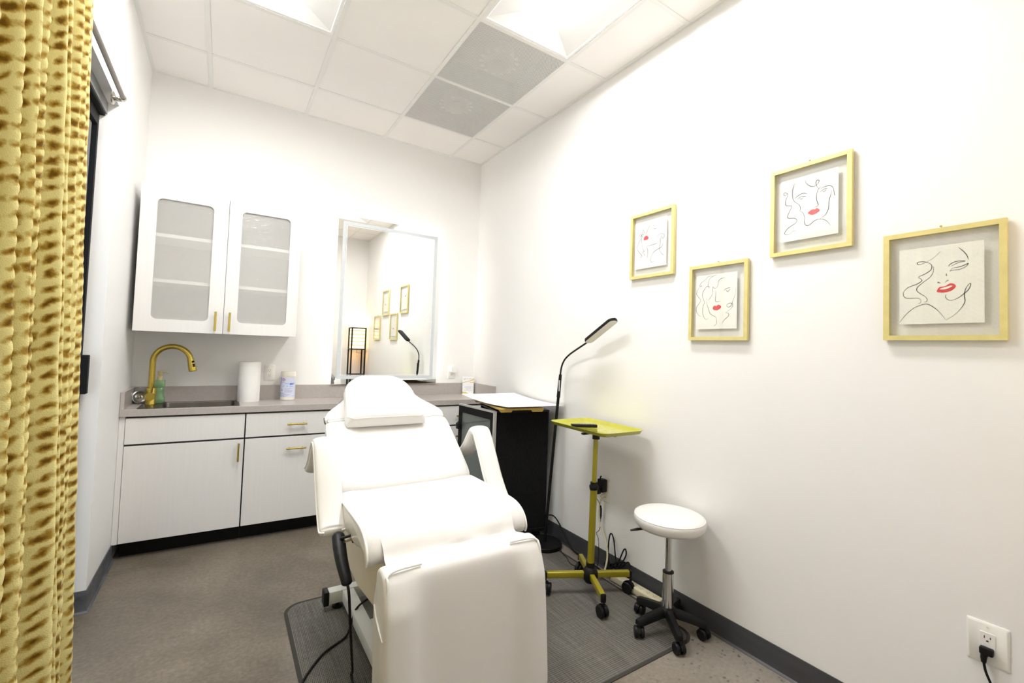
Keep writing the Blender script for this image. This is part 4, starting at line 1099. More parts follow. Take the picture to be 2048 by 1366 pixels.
for a, sw in zip(angs, (1.1, .2, 2.4, -.5, 1.8)):
    M = Matrix.Translation((QX, QY, 0)) @ Matrix.Rotation(a, 4, 'Z')
    rows = []
    for t in [k / 8 for k in range(9)]:
        d = .022 + t * .148; zt = .112 - .022 * t - .008 * t * t; hh = .036 - .006 * t; ww = .019 - .003 * t
        if t == 1: ww *= .75; hh *= .75
        rows.append([(d, ww * sx_, zt - hh / 2 + hh / 2 * sz_) for sx_, sz_ in ((1, -1), (1, .3), (.6, 1), (-.6, 1), (-1, .3), (-1, -1))])
    m_ = MB(); R_ = m_.grid(rows, closed_v=True); m_.bm.faces.new(R_[0]); m_.bm.faces.new(list(reversed(R_[-1])))
    bmesh.ops.transform(m_.bm, matrix=M, verts=m_.bm.verts)
    lg_ = m_.build('leg', M_black, sl, smooth=50)
    px, py = QX + .158 * math.cos(a), QY + .158 * math.sin(a)
    on_mat = (px < 2.74 and py > -2.45)
    caster(lg_, px, py, a + sw, FMZ if on_mat else 0.0, r=0.0245)

# ================================================================== GOOSENECK FLOOR LAMP
LX, LY = 2.695, -1.345
gl_ = thing('gooseneck_floor_lamp', 'slim black gooseneck floor lamp with flat head beside the glass door cart', 'floor lamp', (LX, LY, 0))
MB().lathe([(0, 0.0005), (.112, .0005), (.115, .004), (.115, .022), (.111, .026), (.03, .028), (0, .028)], (LX, LY, FMZ), n=48, close=False).build('base', M_blackm, gl_)
pt_ = Vector((2.782, -1.352, 1.135)); pb_ = Vector((LX, LY, .03))
def lp(z): return pb_.lerp(pt_, (z - .03) / (1.135 - .03))
MB().cyl(lp(.03), lp(1.02), .0098, n=16).build('pole', M_blackm, gl_)
g = MB().cyl(lp(.98), lp(1.135), .0125, .0105, n=16).build('control_sleeve', M_black, gl_)
MB().box(lp(1.06) + Vector((-.0075, -.008, 0)), (.010, .006, .075), bevel=.002).build('switch_plate', M_chrome, g, smooth=0)
goose = smooth_path([tuple(lp(1.13)), (2.784, -1.358, 1.185), (2.781, -1.392, 1.236), (2.776, -1.452, 1.276), (2.768, -1.525, 1.308), (2.758, -1.600, 1.338), (2.750, -1.650, 1.358)], 8)
MB().tube(goose, .0058, n=12).build('gooseneck', M_rubber, gl_)
e0 = Vector((2.752, -1.640, 1.356)); e1 = Vector((2.722, -1.902, 1.487)); ax = (e1 - e0); hl = ax.length; ax.normalize()
# the head is a flat bar; its light face looks down and into the room
dn = Vector((-0.10, -0.42, -0.90)); dn = (dn - ax * dn.dot(ax)).normalized(); sd = ax.cross(dn)
hcen = (e0 + e1) / 2
mb = MB(); out = rrect(hl, 0.060, 0.028, 8)
mb.prism(out, hcen - dn * 0.010, ax, sd, dn, 0.017, bevel=.003, seg=2); hd = mb.build('lamp_head', M_blackm, gl_, smooth=40)
MB().prism(rrect(hl - .006, 0.054, 0.026, 8), hcen + dn * 0.0072, ax, sd, dn, 0.002).build('diffuser', M_sheen, hd, smooth=20)

# ================================================================== GLASS DOOR CART
KA = Vector((2.385, -1.180, 0)); KR = math.radians(-12.5); KW, KD, KT, KB = 0.385, 0.400, 0.872, 0.085
kt = thing('glass_door_cart', 'black rolling cabinet with aluminium framed glass door in the right corner', 'cabinet cart', KA, KR)
# local: x runs along the side that faces the camera, y runs back along the door
mb = MB().b2(0.012, KW, 0.0, 0.016, KB, KT).build('side_panel', M_blackfab, kt, smooth=0, local=True)
MB().b2(0.012, KW, KD - .016, KD, KB, KT).build('side_panel', M_blackfab, kt, smooth=0, local=True)
MB().b2(0.0, KW + .004, -.003, KD + .003, KT, KT + .012, bevel=.002).build('top', M_black, kt, smooth=0, local=True)
MB().b2(0.0, KW + .004, -.003, KD + .003, KB - .022, KB, bevel=.002).build('bottom', M_black, kt, smooth=0, local=True)
MB().b2(KW - .012, KW, .016, KD - .016, KB, KT).build('back_panel', M_black, kt, smooth=0, local=True)
for z in (.34, .60): MB().b2(.03, KW - .012, .016, KD - .016, z, z + .012).build('shelf', M_black, kt, smooth=0, local=True)
for x, y in ((.05, .05), (.05, KD - .05), (KW - .05, .05), (KW - .05, KD - .05)):
    w_ = Matrix.Translation(KA) @ Matrix.Rotation(KR, 4, 'Z') @ Vector((x, y, 0)); caster(kt, w_.x, w_.y, 1.1 + 7 * x, FMZ if False else 0.0, r=.026)
# door, standing a little ajar on hinges at the near corner
DM = Matrix.Rotation(math.radians(16.5), 4, 'Z'); dw = KD + .048
mb = MB(); t_ = .030
mb.frame(*[[(a, b) for a, b in q] for q in (((dw, KT - .002), (0, KT - .002), (0, KB + .004), (dw, KB + .004)), ((dw - .040, KT - .050), (.034, KT - .050), (.034, KB + .045), (dw - .040, KB + .045)))], (-.022, 0, 0), Y_, Z_, X_, .020, M=DM)
d_ = mb.build('door', M_charc, kt, smooth=0, local=True)
MB().b2(-.0225, .0, -.008, .0015, KB + .004, KT + .008, M=DM).b2(-.0245, -.002, .0, dw, KT - .001, KT + .010, M=DM).build('aluminium_edge', M_alu, d_, smooth=0, local=True)
MB().b2(-.016, -.011, .030, dw - .036, KB + .041, KT - .046, M=DM).build('glass_pane', M_cartgl, d_, smooth=0, local=True)
MB().b2(-.050, -.016, dw - .045, dw - .008, .700, .745, M=DM, bevel=.006).cyl((-.033, dw - .026, .745), (-.033, dw - .026, .752), .012, n=14, M=DM).build('door_latch', M_black, d_, smooth=40, local=True)

# bamboo board and white sheet on the cart
bb = thing('bamboo_board', 'bamboo board with short feet lying on top of the black cart', 'board', (2.58, -1.05, KT + .012))
BM_ = Matrix.Translation((2.570, -1.020, 0)) @ Matrix.Rotation(math.radians(-11), 4, 'Z')
z0 = KT + .0125
MB().box((0, 0, z0 + .0185), (.315, .560, .013), M=BM_, bevel=.003).build('panel', M_bamboo, bb, smooth=0)
for sx_ in (-1, 1):
    for sy_ in (-1, 1): MB().prism([(-.045, .012), (.045, .012), (.036, 0), (-.036, 0)], (sx_ * .112 - .0, sy_ * .268 - .008, z0), X_, Z_, Y_, .016, M=BM_).build('foot', M_bamboo, bb, smooth=0)
ws = thing('white_sheet', 'white flexible plastic sheet lying bent on the bamboo board', 'sheet', (2.58, -1.07, z0 + .026))
rows = []
c4 = [(2.348, -.742, .942), (2.806, -.752, .942), (2.822, -1.352, .9215), (2.392, -1.312, .9215)]      # far left, far right, near right, near left
for i in range(15):
    a = i / 14; row = []
    for j in range(21):
        b = j / 20
        q = (Vector(c4[0]) * (1 - a) + Vector(c4[1]) * a) * (1 - b) + (Vector(c4[3]) * (1 - a) + Vector(c4[2]) * a) * b
        z = .9225 + .026 * (1 - b) ** 2.2 - .012 * math.sin(PI * b) * (1 - .3 * a) * 0.5 + .004 * (a - .5) ** 2
        row.append((q.x, q.y, max(z, z0 + .0262)))
    rows.append(row)
m_ = MB(); m_.grid(rows); m_.grid([[(x, y, z + .0016) for x, y, z in r] for r in rows])
ed = [rows[0], [r[-1] for r in rows], list(reversed(rows[-1])), [r[0] for r in reversed(rows)]]
for e_ in ed: m_.grid([e_, [(x, y, z + .0016) for x, y, z in e_]])
m_.build('sheet', M_sheet, ws, smooth=50)

# ================================================================== OUTLETS AND CABLES
def outlet(name, label, o, u, n, w_=.072, h_=.116, dark=True):
    """duplex outlet plate: o = centre on the wall, u = horizontal direction, n = out of the wall"""
    o, u, n = Vector(o), Vector(u), Vector(n); z = Vector((0, 0, 1))
    t = thing(name, label, 'wall outlet', o)
    m_ = MB()
    rows = []
    for a, d in ((0, 0), (0, .002), (.005, .0055)):
        rows.append([tuple(o + u * x + z * y + n * (d + .0003)) for x, y in rrect(w_ - 2 * a, h_ - 2 * a, .004, 3)])
    R_ = m_.grid(rows, closed_v=True); m_.bm.faces.new(R_[-1]); m_.bm.faces.new(list(reversed(R_[0])))
    pl = m_.build('plate', M_plate, t, smooth=30)
    m_ = MB().prism(rrect(.034, .067, .003, 3), o + n * .0055, u, z, n, .0022, bevel=.0006, seg=1); rcp = m_.build('receptacle', M_plate, t, smooth=30)
    m_ = MB()
    for s in (-1, 1):
        c_ = o + z * (s * .0165) + n * .0077
        for dx, hh in ((-.0063, .0078), (.0063, .0062)): m_.prism([(dx - .001, -hh / 2 + .003), (dx + .001, -hh / 2 + .003), (dx + .001, hh / 2 + .003), (dx - .001, hh / 2 + .003)], c_, u, z, n, .0003)
        m_.prism([(-.0026, -.0095), (.0026, -.0095), (.0026, -.007), (.0014, -.0055), (-.0014, -.0055), (-.0026, -.007)], c_, u, z, n, .0003)
    m_.build('slots', M_slot, rcp, smooth=0)
    m_ = MB()
    for s in (-1, 1): m_.prism([(.0032 * math.cos(2 * PI * k / 12), .0032 * math.sin(2 * PI * k / 12)) for k in range(12)], o + z * (s * (h_ / 2 - .012)) + n * .0055, u, z, n, .001)
    m_.build('screw', M_plate, pl, smooth=0)
    return t
outlet('wall_outlet', 'white wall outlet on the back wall between the paper towel and the wipes canister', (1.137, 0, 1.062), (1, 0, 0), (0, -1, 0))
outlet('wall_outlet', 'white wall outlet on the back wall right of the mirror with a plug-in', (2.606, 0, 1.066), (1, 0, 0), (0, -1, 0))
outlet('wall_outlet', 'white wall outlet on the right wall behind the tray stand, with black adapter', (XR, -1.748, .452), (0, -1, 0), (-1, 0, 0), .072, .125)
outlet('wall_outlet', 'wide white wall outlet low at the right edge of the photo with black plug', (XR, -3.358, .452), (0, -1, 0), (-1, 0, 0), .092, .124)

ap = thing('plug_in_device', 'white plug-in device in the outlet right of the mirror', 'plug-in', (2.612, -.01, 1.09))
MB().prism(rrect(.050, .056, .008, 5), (2.614, -.0082, 1.096), X_, Z_, (0, -1, 0), .032, bevel=.005, seg=3).build('body', M_plate, ap, smooth=40)
# black adapter behind the tray stand
bd = thing('power_adapter', 'black power adapter plugged into the outlet behind the tray stand', 'power adapter', (XR - .04, -1.755, .49))
mb = MB().box((XR - .030, -1.748, .493), (.042, .048, .076), bevel=.007, seg=3)
mb.b2(XR - .078, XR - .050, -1.742, -1.762, .448, .488, bevel=.005)
mb.build('body', M_black, bd, smooth=40)
cb = smooth_path([(XR - .052, -1.748, .527), (XR - .056, -1.757, .545), (XR - .058, -1.766, .556)], 5)
MB().tube(cb, .004, n=8).build('strain_relief', M_rubber, bd)
cb = smooth_path([(XR - .066, -1.745, .450), (XR - .060, -1.732, .42), (XR - .040, -1.738, .385), (XR - .030, -1.744, .33), (XR - .030, -1.742, .27), (XR - .034, -1.738, .225), (XR - .045, -1.726, .205), (XR - .040, -1.738, .17), (XR - .038, -1.742, .09), (XR - .050, -1.745, .012), (XR - .09, -1.760, .008)], 7)
MB().tube(cb, .0019, n=7).build('thin_cable', M_rubber, bd)
MB().tube([(XR - .033, -1.744, .372), (XR - .031, -1.745, .35), (XR - .030, -1.744, .31), (XR - .030, -1.743, .292)], [.003, .0055, .0055, .003], n=10).build('inline_plug', M_black, bd)
# black plug at the right edge
bk = thing('power_plug', 'black plug with hanging cable in the wide outlet at the right', 'plug', (XR - .02, -3.358, .436))
mb = MB().prism(rrect(.030, .021, .004, 3), (XR - .0085, -3.358, .4345), (0, -1, 0), Z_, (-1, 0, 0), .018, bevel=.003, seg=2)
mb.tube([(XR - .017, -3.353, .424), (XR - .019, -3.352, .412), (XR - .019, -3.352, .400)], [.0085, .0075, .006], n=12)
pb2 = mb.build('body', M_black, bk, smooth=40)
cb = smooth_path([(XR - .019, -3.352, .402), (XR - .018, -3.356, .375), (XR - .016, -3.366, .345), (XR - .014, -3.378, .312), (XR - .013, -3.392, .27), (XR - .013, -3.405, .20), (XR - .022, -3.415, .11), (XR - .045, -3.43, .02), (XR - .07, -3.45, .006), (XR - .09, -3.55, .005)], 7)
MB().tube(cb, .0034, n=8).build('cable', M_rubber, bk)
# power strip on the floor by the wall
ps = thing('power_strip', 'ivory power strip on the floor along the right wall baseboard', 'power strip', (2.782, -2.05, 0))
PM_ = Matrix.Translation((2.784, -2.045, 0)) @ Matrix.Rotation(math.radians(1.0), 4, 'Z')
MB().box((0, 0, .0215), (.056, .325, .034), M=PM_, bevel=.005, seg=2).build('body', M_ivory, ps, smooth=30)
mb = MB()
for k in range(5):
    y = -.125 + k * .043
    for dx in (-.006, .006): mb.box((dx, y, .0386), (.002, .008, .0006), M=PM_)
    mb.box((0, y + .011, .0386), (.004, .004, .0006), M=PM_)
mb.build('sockets', M_slot, ps, smooth=0)
MB().box((0, .128, .0395), (.018, .024, .005), M=PM_, bevel=.001).build('switch', M_plate, ps, smooth=0)
cb = smooth_path([(2.780, -1.885, .022), (2.765, -1.85, .018), (2.745, -1.80, .010), (2.730, -1.765, .012), (2.715, -1.78, .02), (2.70, -1.835, .03), (2.712, -1.872, .05), (2.755, -1.856, .12), (2.782, -1.815, .19), (2.795, -1.765, .24), (2.800, -1.735, .30), (2.802, -1.735, .36), (2.805, -1.745, .41), (2.812, -1.752, .428)], 7)
MB().tube(cb, .0052, n=8).build('ivory_cable', M_ivory, ps)
MB().tube([(XR - .0085, -1.752, .432), (XR - .030, -1.752, .432), (XR - .042, -1.750, .428)], [.012, .011, .006], n=12).build('ivory_plug', M_ivory, ps)
# tangle of black cable behind the stand
tg = thing('cable_tangle', 'looped bundle of black cable on the floor by the baseboard behind the tray stand', 'cable', (2.79, -1.87, 0))
loops = [(2.795, -1.905, .050), (2.806, -1.870, .120), (2.812, -1.850, .200), (2.810, -1.832, .235), (2.812, -1.815, .215), (2.806, -1.812, .14), (2.798, -1.830, .07), (2.792, -1.86, .035), (2.79, -1.885, .05), (2.806, -1.905, .12), (2.812, -1.925, .175), (2.812, -1.94, .185), (2.810, -1.945, .155), (2.800, -1.915, .09), (2.788, -1.88, .05),
         (2.785, -1.865, .07), (2.795, -1.90, .10), (2.805, -1.945, .115), (2.798, -1.93, .085), (2.785, -1.885, .06), (2.778, -1.86, .05), (2.782, -1.885, .035), (2.795, -1.94, .10), (2.808, -1.965, .125), (2.805, -1.985, .10), (2.790, -2.005, .060), (2.784, -2.010, .042)]
MB().tube(smooth_path(loops, 7), .0040, n=8).build('cable', M_rubber, tg)
mb = MB(); random.seed(3)
for k in range(5):
    a = random.random() * 6; c_ = Vector((2.782, -1.862, .05))
    mb.tube(smooth_path([tuple(c_ + Vector((.018 * math.cos(a + t * 1.26) , .040 * math.sin(a + t * 1.26 + k), .022 * math.sin(2 * t + k)))) for t in range(6)], 6), .0045, n=7)
mb.build('bundle', M_rubber, tg)
cb = smooth_path([(2.765, -1.262, .165), (2.800, -1.288, .165), (2.812, -1.325, .145), (2.816, -1.375, .10), (2.812, -1.44, .045), (2.806, -1.50, .014), (2.800, -1.58, .0075), (2.794, -1.68, .0075), (2.790, -1.74, .0075), (2.780, -1.80, .0075)], 8)
MB().tube(cb, .0048, n=8).build('power_cord', M_rubber, kt)
cb = smooth_path([(2.742, -1.452, .018), (2.738, -1.465, .009), (2.722, -1.51, .0058), (2.712, -1.555, .0058), (2.690, -1.60, .0058), (2.682, -1.65, .0058), (2.715, -1.70, .0058), (2.745, -1.735, .0058)], 8)
MB().tube(cb, .0021, n=7).build('power_cord', M_rubber, gl_)

# ================================================================== FRAMED LINE DRAWINGS
ART = {1:{'paper':[(1221,1364),(-957,1395),(-1025,-1316),(1140,-1319)],'lips':[[(575,345),(556,449),(447,534),(337,527),(233,421),(244,335),(352,296),(529,294)]],'lines':[[(402,1255),(596,1065),(635,858),(696,655),(867,293),(1019,31),(1014,-151),(870,-355),(693,-528),(704,-615),(794,-626),(874,-527)],[(-22,1206),(156,1076),(281,891),(365,731),(451,660),(382,575)],[(697,673),(833,683),(876,619),(784,572),(710,658)],[(660,935),(543,768),(692,511),(707,263),(653,-69),(557,-300),(458,-338)],[(458,-338),(609,-349),(621,-397),(469,-546),(512,-610)],[(363,-92),(255,-351),(274,-595),(330,-798)],[(465,-74),(37,-66),(-428,-18)],[(-75,844),(-195,805),(-280,808),(-342,836)],[(-420,277),(-458,407),(-602,447),(-808,389),(-839,280),(-752,178),(-669,245),(-707,375)],[(-707,358),(-588,192),(-574,-80),(-541,-383),(-628,-569),(-755,-719),(-866,-751)],[(-813,183),(-807,-54),(-682,-270),(-478,-355),(-187,-461),(-21,-642),(58,-875),(-24,-1044),(-180,-980)],[(338,584),(265,622)]]},2:{'paper':[(1150,1362),(-1012,1321),(-999,-1333),(1156,-1302)],'lips':[[(234,-313),(194,-217),(106,-190),(53,-217),(-68,-153),(-200,-242),(-174,-322),(-38,-411),(67,-421),(173,-393)]],'lines':[[(293,1285),(508,1251),(652,1117),(871,990),(943,862),(886,802),(831,844),(917,866)],[(931,827),(1052,652),(1112,453),(1007,292),(880,113),(1000,-65),(1117,-244),(1098,-449),(969,-624),(826,-681)],[(21,1298),(274,1240),(433,1109),(490,882),(499,783)],[(499,783),(461,696),(418,725),(452,789),(590,759),(751,540),(795,342),(724,135),(677,-3),(754,-232),(759,-534),(670,-755),(540,-850),(451,-764)],[(-389,1096),(-235,1104),(-65,1003),(-17,764),(86,659),(210,688),(240,767)],[(240,767),(243,559),(265,364),(362,206),(486,97)],[(102,546),(75,446),(95,185),(85,21),(-31,-14),(-168,19)],[(554,215),(556,-11),(460,-317),(384,-519),(239,-658),(79,-731),(23,-896),(27,-1058),(158,-1185)],[(-318,488),(-431,577),(-565,605),(-665,595)],[(-432,535),(-501,442),(-584,482),(-616,559)],[(-920,570),(-883,265),(-758,-72),(-717,-212),(-613,-300),(-513,-278),(-495,-197),(-610,-119),(-743,-141),(-771,-263),(-648,-414),(-410,-570)],[(-410,-570),(-534,-576),(-592,-639),(-554,-742),(-355,-910),(-256,-1073)]]},3:{'paper':[(1135,1335),(-997,1355),(-1060,-1290),(1065,-1302)],'lips':[[(53,-246),(-44,-156),(-154,-131),(-217,-157),(-279,-116),(-390,-224),(-311,-310),(-156,-360),(-30,-323)]],'lines':[[(529,1116),(618,922),(820,777),(923,713),(993,788),(948,847),(854,787),(829,687),(903,522),(901,300),(780,239),(654,192),(727,34),(827,-199),(775,-285),(555,-336),(455,-450),(520,-562),(788,-704),(924,-860),(905,-963),(751,-986),(600,-871),(494,-893)],[(553,1160),(618,959),(639,672),(579,399),(378,183),(327,8),(359,-75)],[(359,-75),(228,-197),(168,-390),(176,-602),(94,-745),(-33,-738),(-189,-621),(-344,-586),(-527,-639),(-663,-756),(-759,-921)],[(165,1187),(109,1008),(-20,863),(-163,803),(-309,866),(-357,974),(-286,1024),(-240,921),(-288,749),(-366,638)],[(-442,728),(-350,660),(-295,553),(-266,351),(-292,133),(-333,17),(-278,-56),(-129,-71)],[(563,475),(398,587),(235,624),(57,557)],[(496,406),(299,505),(104,470)],[(364,451),(298,397),(233,451)],[(-396,629),(-548,672),(-698,673),(-817,604),(-871,458),(-893,264),(-931,237)],[(-373,489),(-519,577),(-654,590)],[(-474,520),(-550,481),(-603,552)],[(-812,475),(-775,314),(-717,90),(-689,-247),(-586,-463),(-405,-576)]]},4:{'paper':[(1103,1297),(-1034,1302),(-1035,-1317),(1090,-1331)],'lips':[[(103,-237),(36,-107),(-106,-82),(-218,-6),(-315,-27),(-365,-109),(-315,-199),(-218,-266),(-77,-292),(65,-272)]],'teeth':[[(31,-181),(-21,-140),(-162,-100),(-246,-77),(-279,-100),(-218,-144),(-106,-187)]],'lines':[[(6,1079),(180,891),(357,779),(522,715),(592,754),(553,808),(387,792),(253,705),(215,600),(253,487),(387,385),(553,294),(492,218),(477,149),(599,58),(815,-29),(941,-160),(957,-302),(878,-402),(691,-417),(553,-436),(496,-520),(523,-606),(580,-618)],[(174,611),(180,438),(254,270),(447,94),(583,-52),(599,-171),(508,-280),(387,-389),(337,-492),(358,-562),(417,-573)],[(1049,-1226),(909,-999),(691,-767),(508,-671),(358,-641),(211,-729),(37,-923),(-126,-1200)],[(-126,-1200),(-327,-1037),(-490,-819),(-571,-618),(-558,-429),(-586,-225),(-679,-55),(-705,-88),(-652,-250),(-545,-372),(-437,-476),(-273,-565),(-161,-523),(-114,-430),(-128,-358)],[(-428,1144),(-549,986),(-624,842),(-655,705)],[(-197,551),(-220,617),(-358,693),(-522,695),(-575,672),(-440,654),(-248,556)],[(-219,394),(-289,485),(-467,513),(-588,564),(-650,593),(-601,506),(-467,430),(-275,417),(-219,394)],[(-141,339),(-135,281),(-152,248)],[(76,26),(59,71),(30,37),(-10,36)],[(-106,33),(-149,87),(-196,104)]]}}
CEN = {1: (-2.066, 1.909), 2: (-2.465, 1.557), 3: (-2.861, 1.916), 4: (-3.257, 1.558)}
LBL = {1: 'gold framed line drawing of a tilted face with closed eye, leftmost of the four',
       2: 'gold framed line drawing of a face with one open eye and long wavy hair',
       3: 'gold framed line drawing of a face with both eyes, highest of the four',
       4: 'gold framed line drawing with bare shoulder and parted red lips, rightmost of the four'}
def dense(pts, n=5): return [(v.x, v.y) for v in smooth_path([(a, b, 0) for a, b in pts], n)]
for k, (cy, cz) in CEN.items():
    t = thing('picture_frame', LBL[k], 'picture', (XR, cy, cz), 0, 'gold framed line drawings on the right wall')
    T = lambda y, z, d: (XR - d, cy + y, cz + z)
    W2, H2, b_ = .150, .1865, .0165
    o4 = [(W2, H2), (-W2, H2), (-W2, -H2), (W2, -H2)]; i4 = [(W2 - b_, H2 - b_), (-W2 + b_, H2 - b_), (-W2 + b_, -H2 + b_), (W2 - b_, -H2 + b_)]
    MB().frame(o4, i4, (XR - .004, cy, cz), Y_, Z_, (-1, 0, 0), .018).build('frame', M_goldfr, t, smooth=0)
    MB().b2(XR - .0185, XR - .0170, cy - W2 + b_, cy + W2 - b_, cz - H2 + b_, cz + H2 - b_).build('glass', M_glass, t, smooth=0)
    a = ART[k]; P_ = [(y / 1e4, z / 1e4) for y, z in a['paper']]
    ys_ = [q[0] for q in P_]; zs_ = [q[1] for q in P_]
    hw = (max(ys_) - min(ys_)) / 2 * .97; hh = (max(zs_) - min(zs_)) / 2 * .985; my = sum(ys_) / 4; mz = sum(zs_) / 4
    pp = MB().b2(XR - .0138, XR - .0130, cy + my - hw, cy + my + hw, cz + mz - hh, cz + mz + hh).build('paper', M_paper, t, smooth=0)
    mb = MB()
    for ln in a['lines']:
        d = dense([(y / 1e4, z / 1e4) for y, z in ln]); n = len(d); L2, R2 = [], []
        for i, (y, z) in enumerate(d):
            p0, p1 = d[max(i - 1, 0)], d[min(i + 1, n - 1)]; ty, tz = p1[0] - p0[0], p1[1] - p0[1]; m = math.hypot(ty, tz) or 1
            wd = (.00045 + .00035 * abs(math.sin(i * .13 + len(ln)))) * (1.3 if k in (2, 4) else 1.7) * min(1, .35 + 3 * min(i, n - 1 - i) / n)
            L2.append(T(y - tz / m * wd, z + ty / m * wd, .0141)); R2.append(T(y + tz / m * wd, z - ty / m * wd, .0141))
        mb.grid([L2, R2])
    mb.build('ink_lines', M_ink, pp, smooth=0)
    mb = MB()
    for lp_ in a['lips']:
        d = dense([(y / 1e4, z / 1e4) for y, z in lp_ + lp_[:1]], 4)[:-1]
        mb.bm.faces.new([mb.bm.verts.new(T(y, z, .0140)) for y, z in d])
    mb.build('red_lips', M_lip if k in (2, 4) else M_lip2 if False else M_lip, pp, smooth=0)
    if 'teeth' in a:
        mb = MB()
        for lp_ in a['teeth']:
            d = dense([(y / 1e4, z / 1e4) for y, z in lp_ + lp_[:1]], 4)[:-1]
            mb.bm.faces.new([mb.bm.verts.new(T(y, z, .0143)) for y, z in d])
        mb.build('teeth', M_paper, pp, smooth=0)
    MB().cyl((XR - .0005, cy, cz + H2 + .006), (XR - .010, cy, cz + H2 + .007), .0018, n=8).lathe([(0, -.003), (.003, -.002), (.0035, 0), (.003, .002), (0, .003)], (XR - .011, cy, cz + H2 + .007), n=10, close=False).build('hanging_nail', M_gold, t)

# ================================================================== CURTAIN AND ROD
RX, RZ = 0.418, 2.377
RO = 0.402
rd = thing('curtain_rod', 'brushed nickel curtain rod on the left wall above the glass door', 'curtain rod', (XL, -2.2, RZ))
MB().cyl((RO, -3.52, RZ), (RO, -1.085, RZ), .0095, n=16).build('pole', M_rod, rd)
for y, s in ((-1.085, 1), (-3.52, -1)):
    el = smooth_path([(RO, y, RZ), (RO - .002, y + s * .022, RZ + .002), (RO - .014, y + s * .036, RZ + .003), (RO - .030, y + s * .040, RZ + .003), (XL + .004, y + s * .040, RZ + .003)], 6)
    MB().tube(el, .0125, n=14).build('return_elbow', M_nickel, rd)
    MB().lathe([(0, 0), (.030, 0), (.030, .005), (.024, .009), (0, .009)], n=28, M=Matrix.Translation((XL + .0002, y + s * .040, RZ + .003)) @ Matrix.Rotation(PI / 2, 4, 'Y'), close=False).build('wall_flange', M_nickel, rd)

cu = thing('curtain', 'gold dimpled plush curtain hanging in folds at the left edge', 'curtain', (RX, -2.3, 0))
PEAK = [-1.815, -1.905, -2.000, -2.085, -2.170, -2.250, -2.335, -2.420, -2.500, -2.585, -2.670, -2.76, -2.85, -2.94, -3.03, -3.12]
AMP = [.022, .042, .052, .044, .056, .050, .058, .052, .044, .045, .04, .045, .04, .045, .04, .04]
def plan(z):
    """fold line in plan at height z: list of (x, y)"""
    h = max(0.0, min(1.0, z / 2.4)); fl_ = (1 - h) ** 1.3
    pts = [(RX - .012 + .052 * fl_, -1.735 + .010 * fl_)]
    for i, (y, a) in enumerate(zip(PEAK, AMP)):
        y = y - .060 * (1 - h) if i >= 5 else y + .020 * (1 - h)
        sway = .018 * math.sin(2.1 * i + 2.2 * (1 - h)) * (1 - h)
        am = a * (0.72 + .50 * (1 - h) * (.6 + .5 * math.sin(i * 1.9 + 1.0)))
        base = RX + .050 * fl_
        if i == 1: am *= 1 - .55 * (1 - h)
        yn = (PEAK[i + 1] if i + 1 < len(PEAK) else PEAK[i] - .09) + (-.060 if i >= 4 else .020) * (1 - h)
        pts.append((base + am, y + sway))
        deep = .060 * (1 - h) if i == 4 else 0.0
        pts.append((max(XL + .010, base - am * (.80 if i % 2 else .62) - deep), (y + yn) / 2 + sway * .7 + .012))
    return pts
NZ, NS = 250, 14
rows = []; uvs = []
ref = plan(1.2); L0 = None
SP_R = smooth_path([(a, b, 0) for a, b in ref], NS)
L0 = [0.0]
for i in range(1, len(SP_R)): L0.append(L0[-1] + (SP_R[i] - SP_R[i - 1]).length)
def dimple(u, v):
    U = u / SPU; V = v / SPV + U * SPS
    a = U - round(U); b = V - round(V)
    d = math.sqrt((a * .78) ** 2 + (b * 1.1) ** 2)
    return -0.0034 * max(0, 1 - d / .36) ** 1.2 + .0012 * min(1, d / .5)
ZT, ZB = 2.43, 0.012
for j in range(NZ + 1):
    z = ZT + (ZB - ZT) * j / NZ
    sp_ = smooth_path([(a, b, 0) for a, b in plan(z)], NS); n = len(sp_); row = []; uv = []
    for i, q in enumerate(sp_):
        t = (sp_[min(i + 1, n - 1)] - sp_[max(i - 1, 0)]).normalized(); nr = Vector((-t.y, t.x, 0))
        if nr.x < 0 and abs(t.y) > .3: nr = nr
        u = L0[i] + .004 * math.sin(z * 5 + i * .02); d = dimple(u, z) + .003 * noise.noise(Vector((u * 9, z * 9, 0)))
        w_ = q + nr * d
        row.append((max(w_.x, XL + .004), w_.y, z)); uv.append((u, z))
    rows.append(row); uvs.append(uv)
me = bpy.data.meshes.new('plush_cloth')
nv = len(rows[0]); vs = [q for r in rows for q in r]
fs = [(j * nv + i, j * nv + i + 1, (j + 1) * nv + i + 1, (j + 1) * nv + i) for j in range(NZ) for i in range(nv - 1)]
vs = [tuple(MATRIX[cu.name].inverted() @ Vector(q)) for q in vs]
me.from_pydata(vs, [], fs); ul = me.uv_layers.new(name='UVMap'); fu = [q for r in uvs for q in r]
dat = [0.0] * (len(me.loops) * 2)
for l in me.loops: dat[2 * l.index] = fu[l.vertex_index][0]; dat[2 * l.index + 1] = fu[l.vertex_index][1]
ul.data.foreach_set('uv', dat); me.shade_smooth(); me.materials.append(M_curt)
ob = bpy.data.objects.new('plush_cloth', me); COL.objects.link(ob); ob.parent = cu
md = ob.modifiers.new('thickness', 'SOLIDIFY'); md.thickness = .004; md.offset = 0

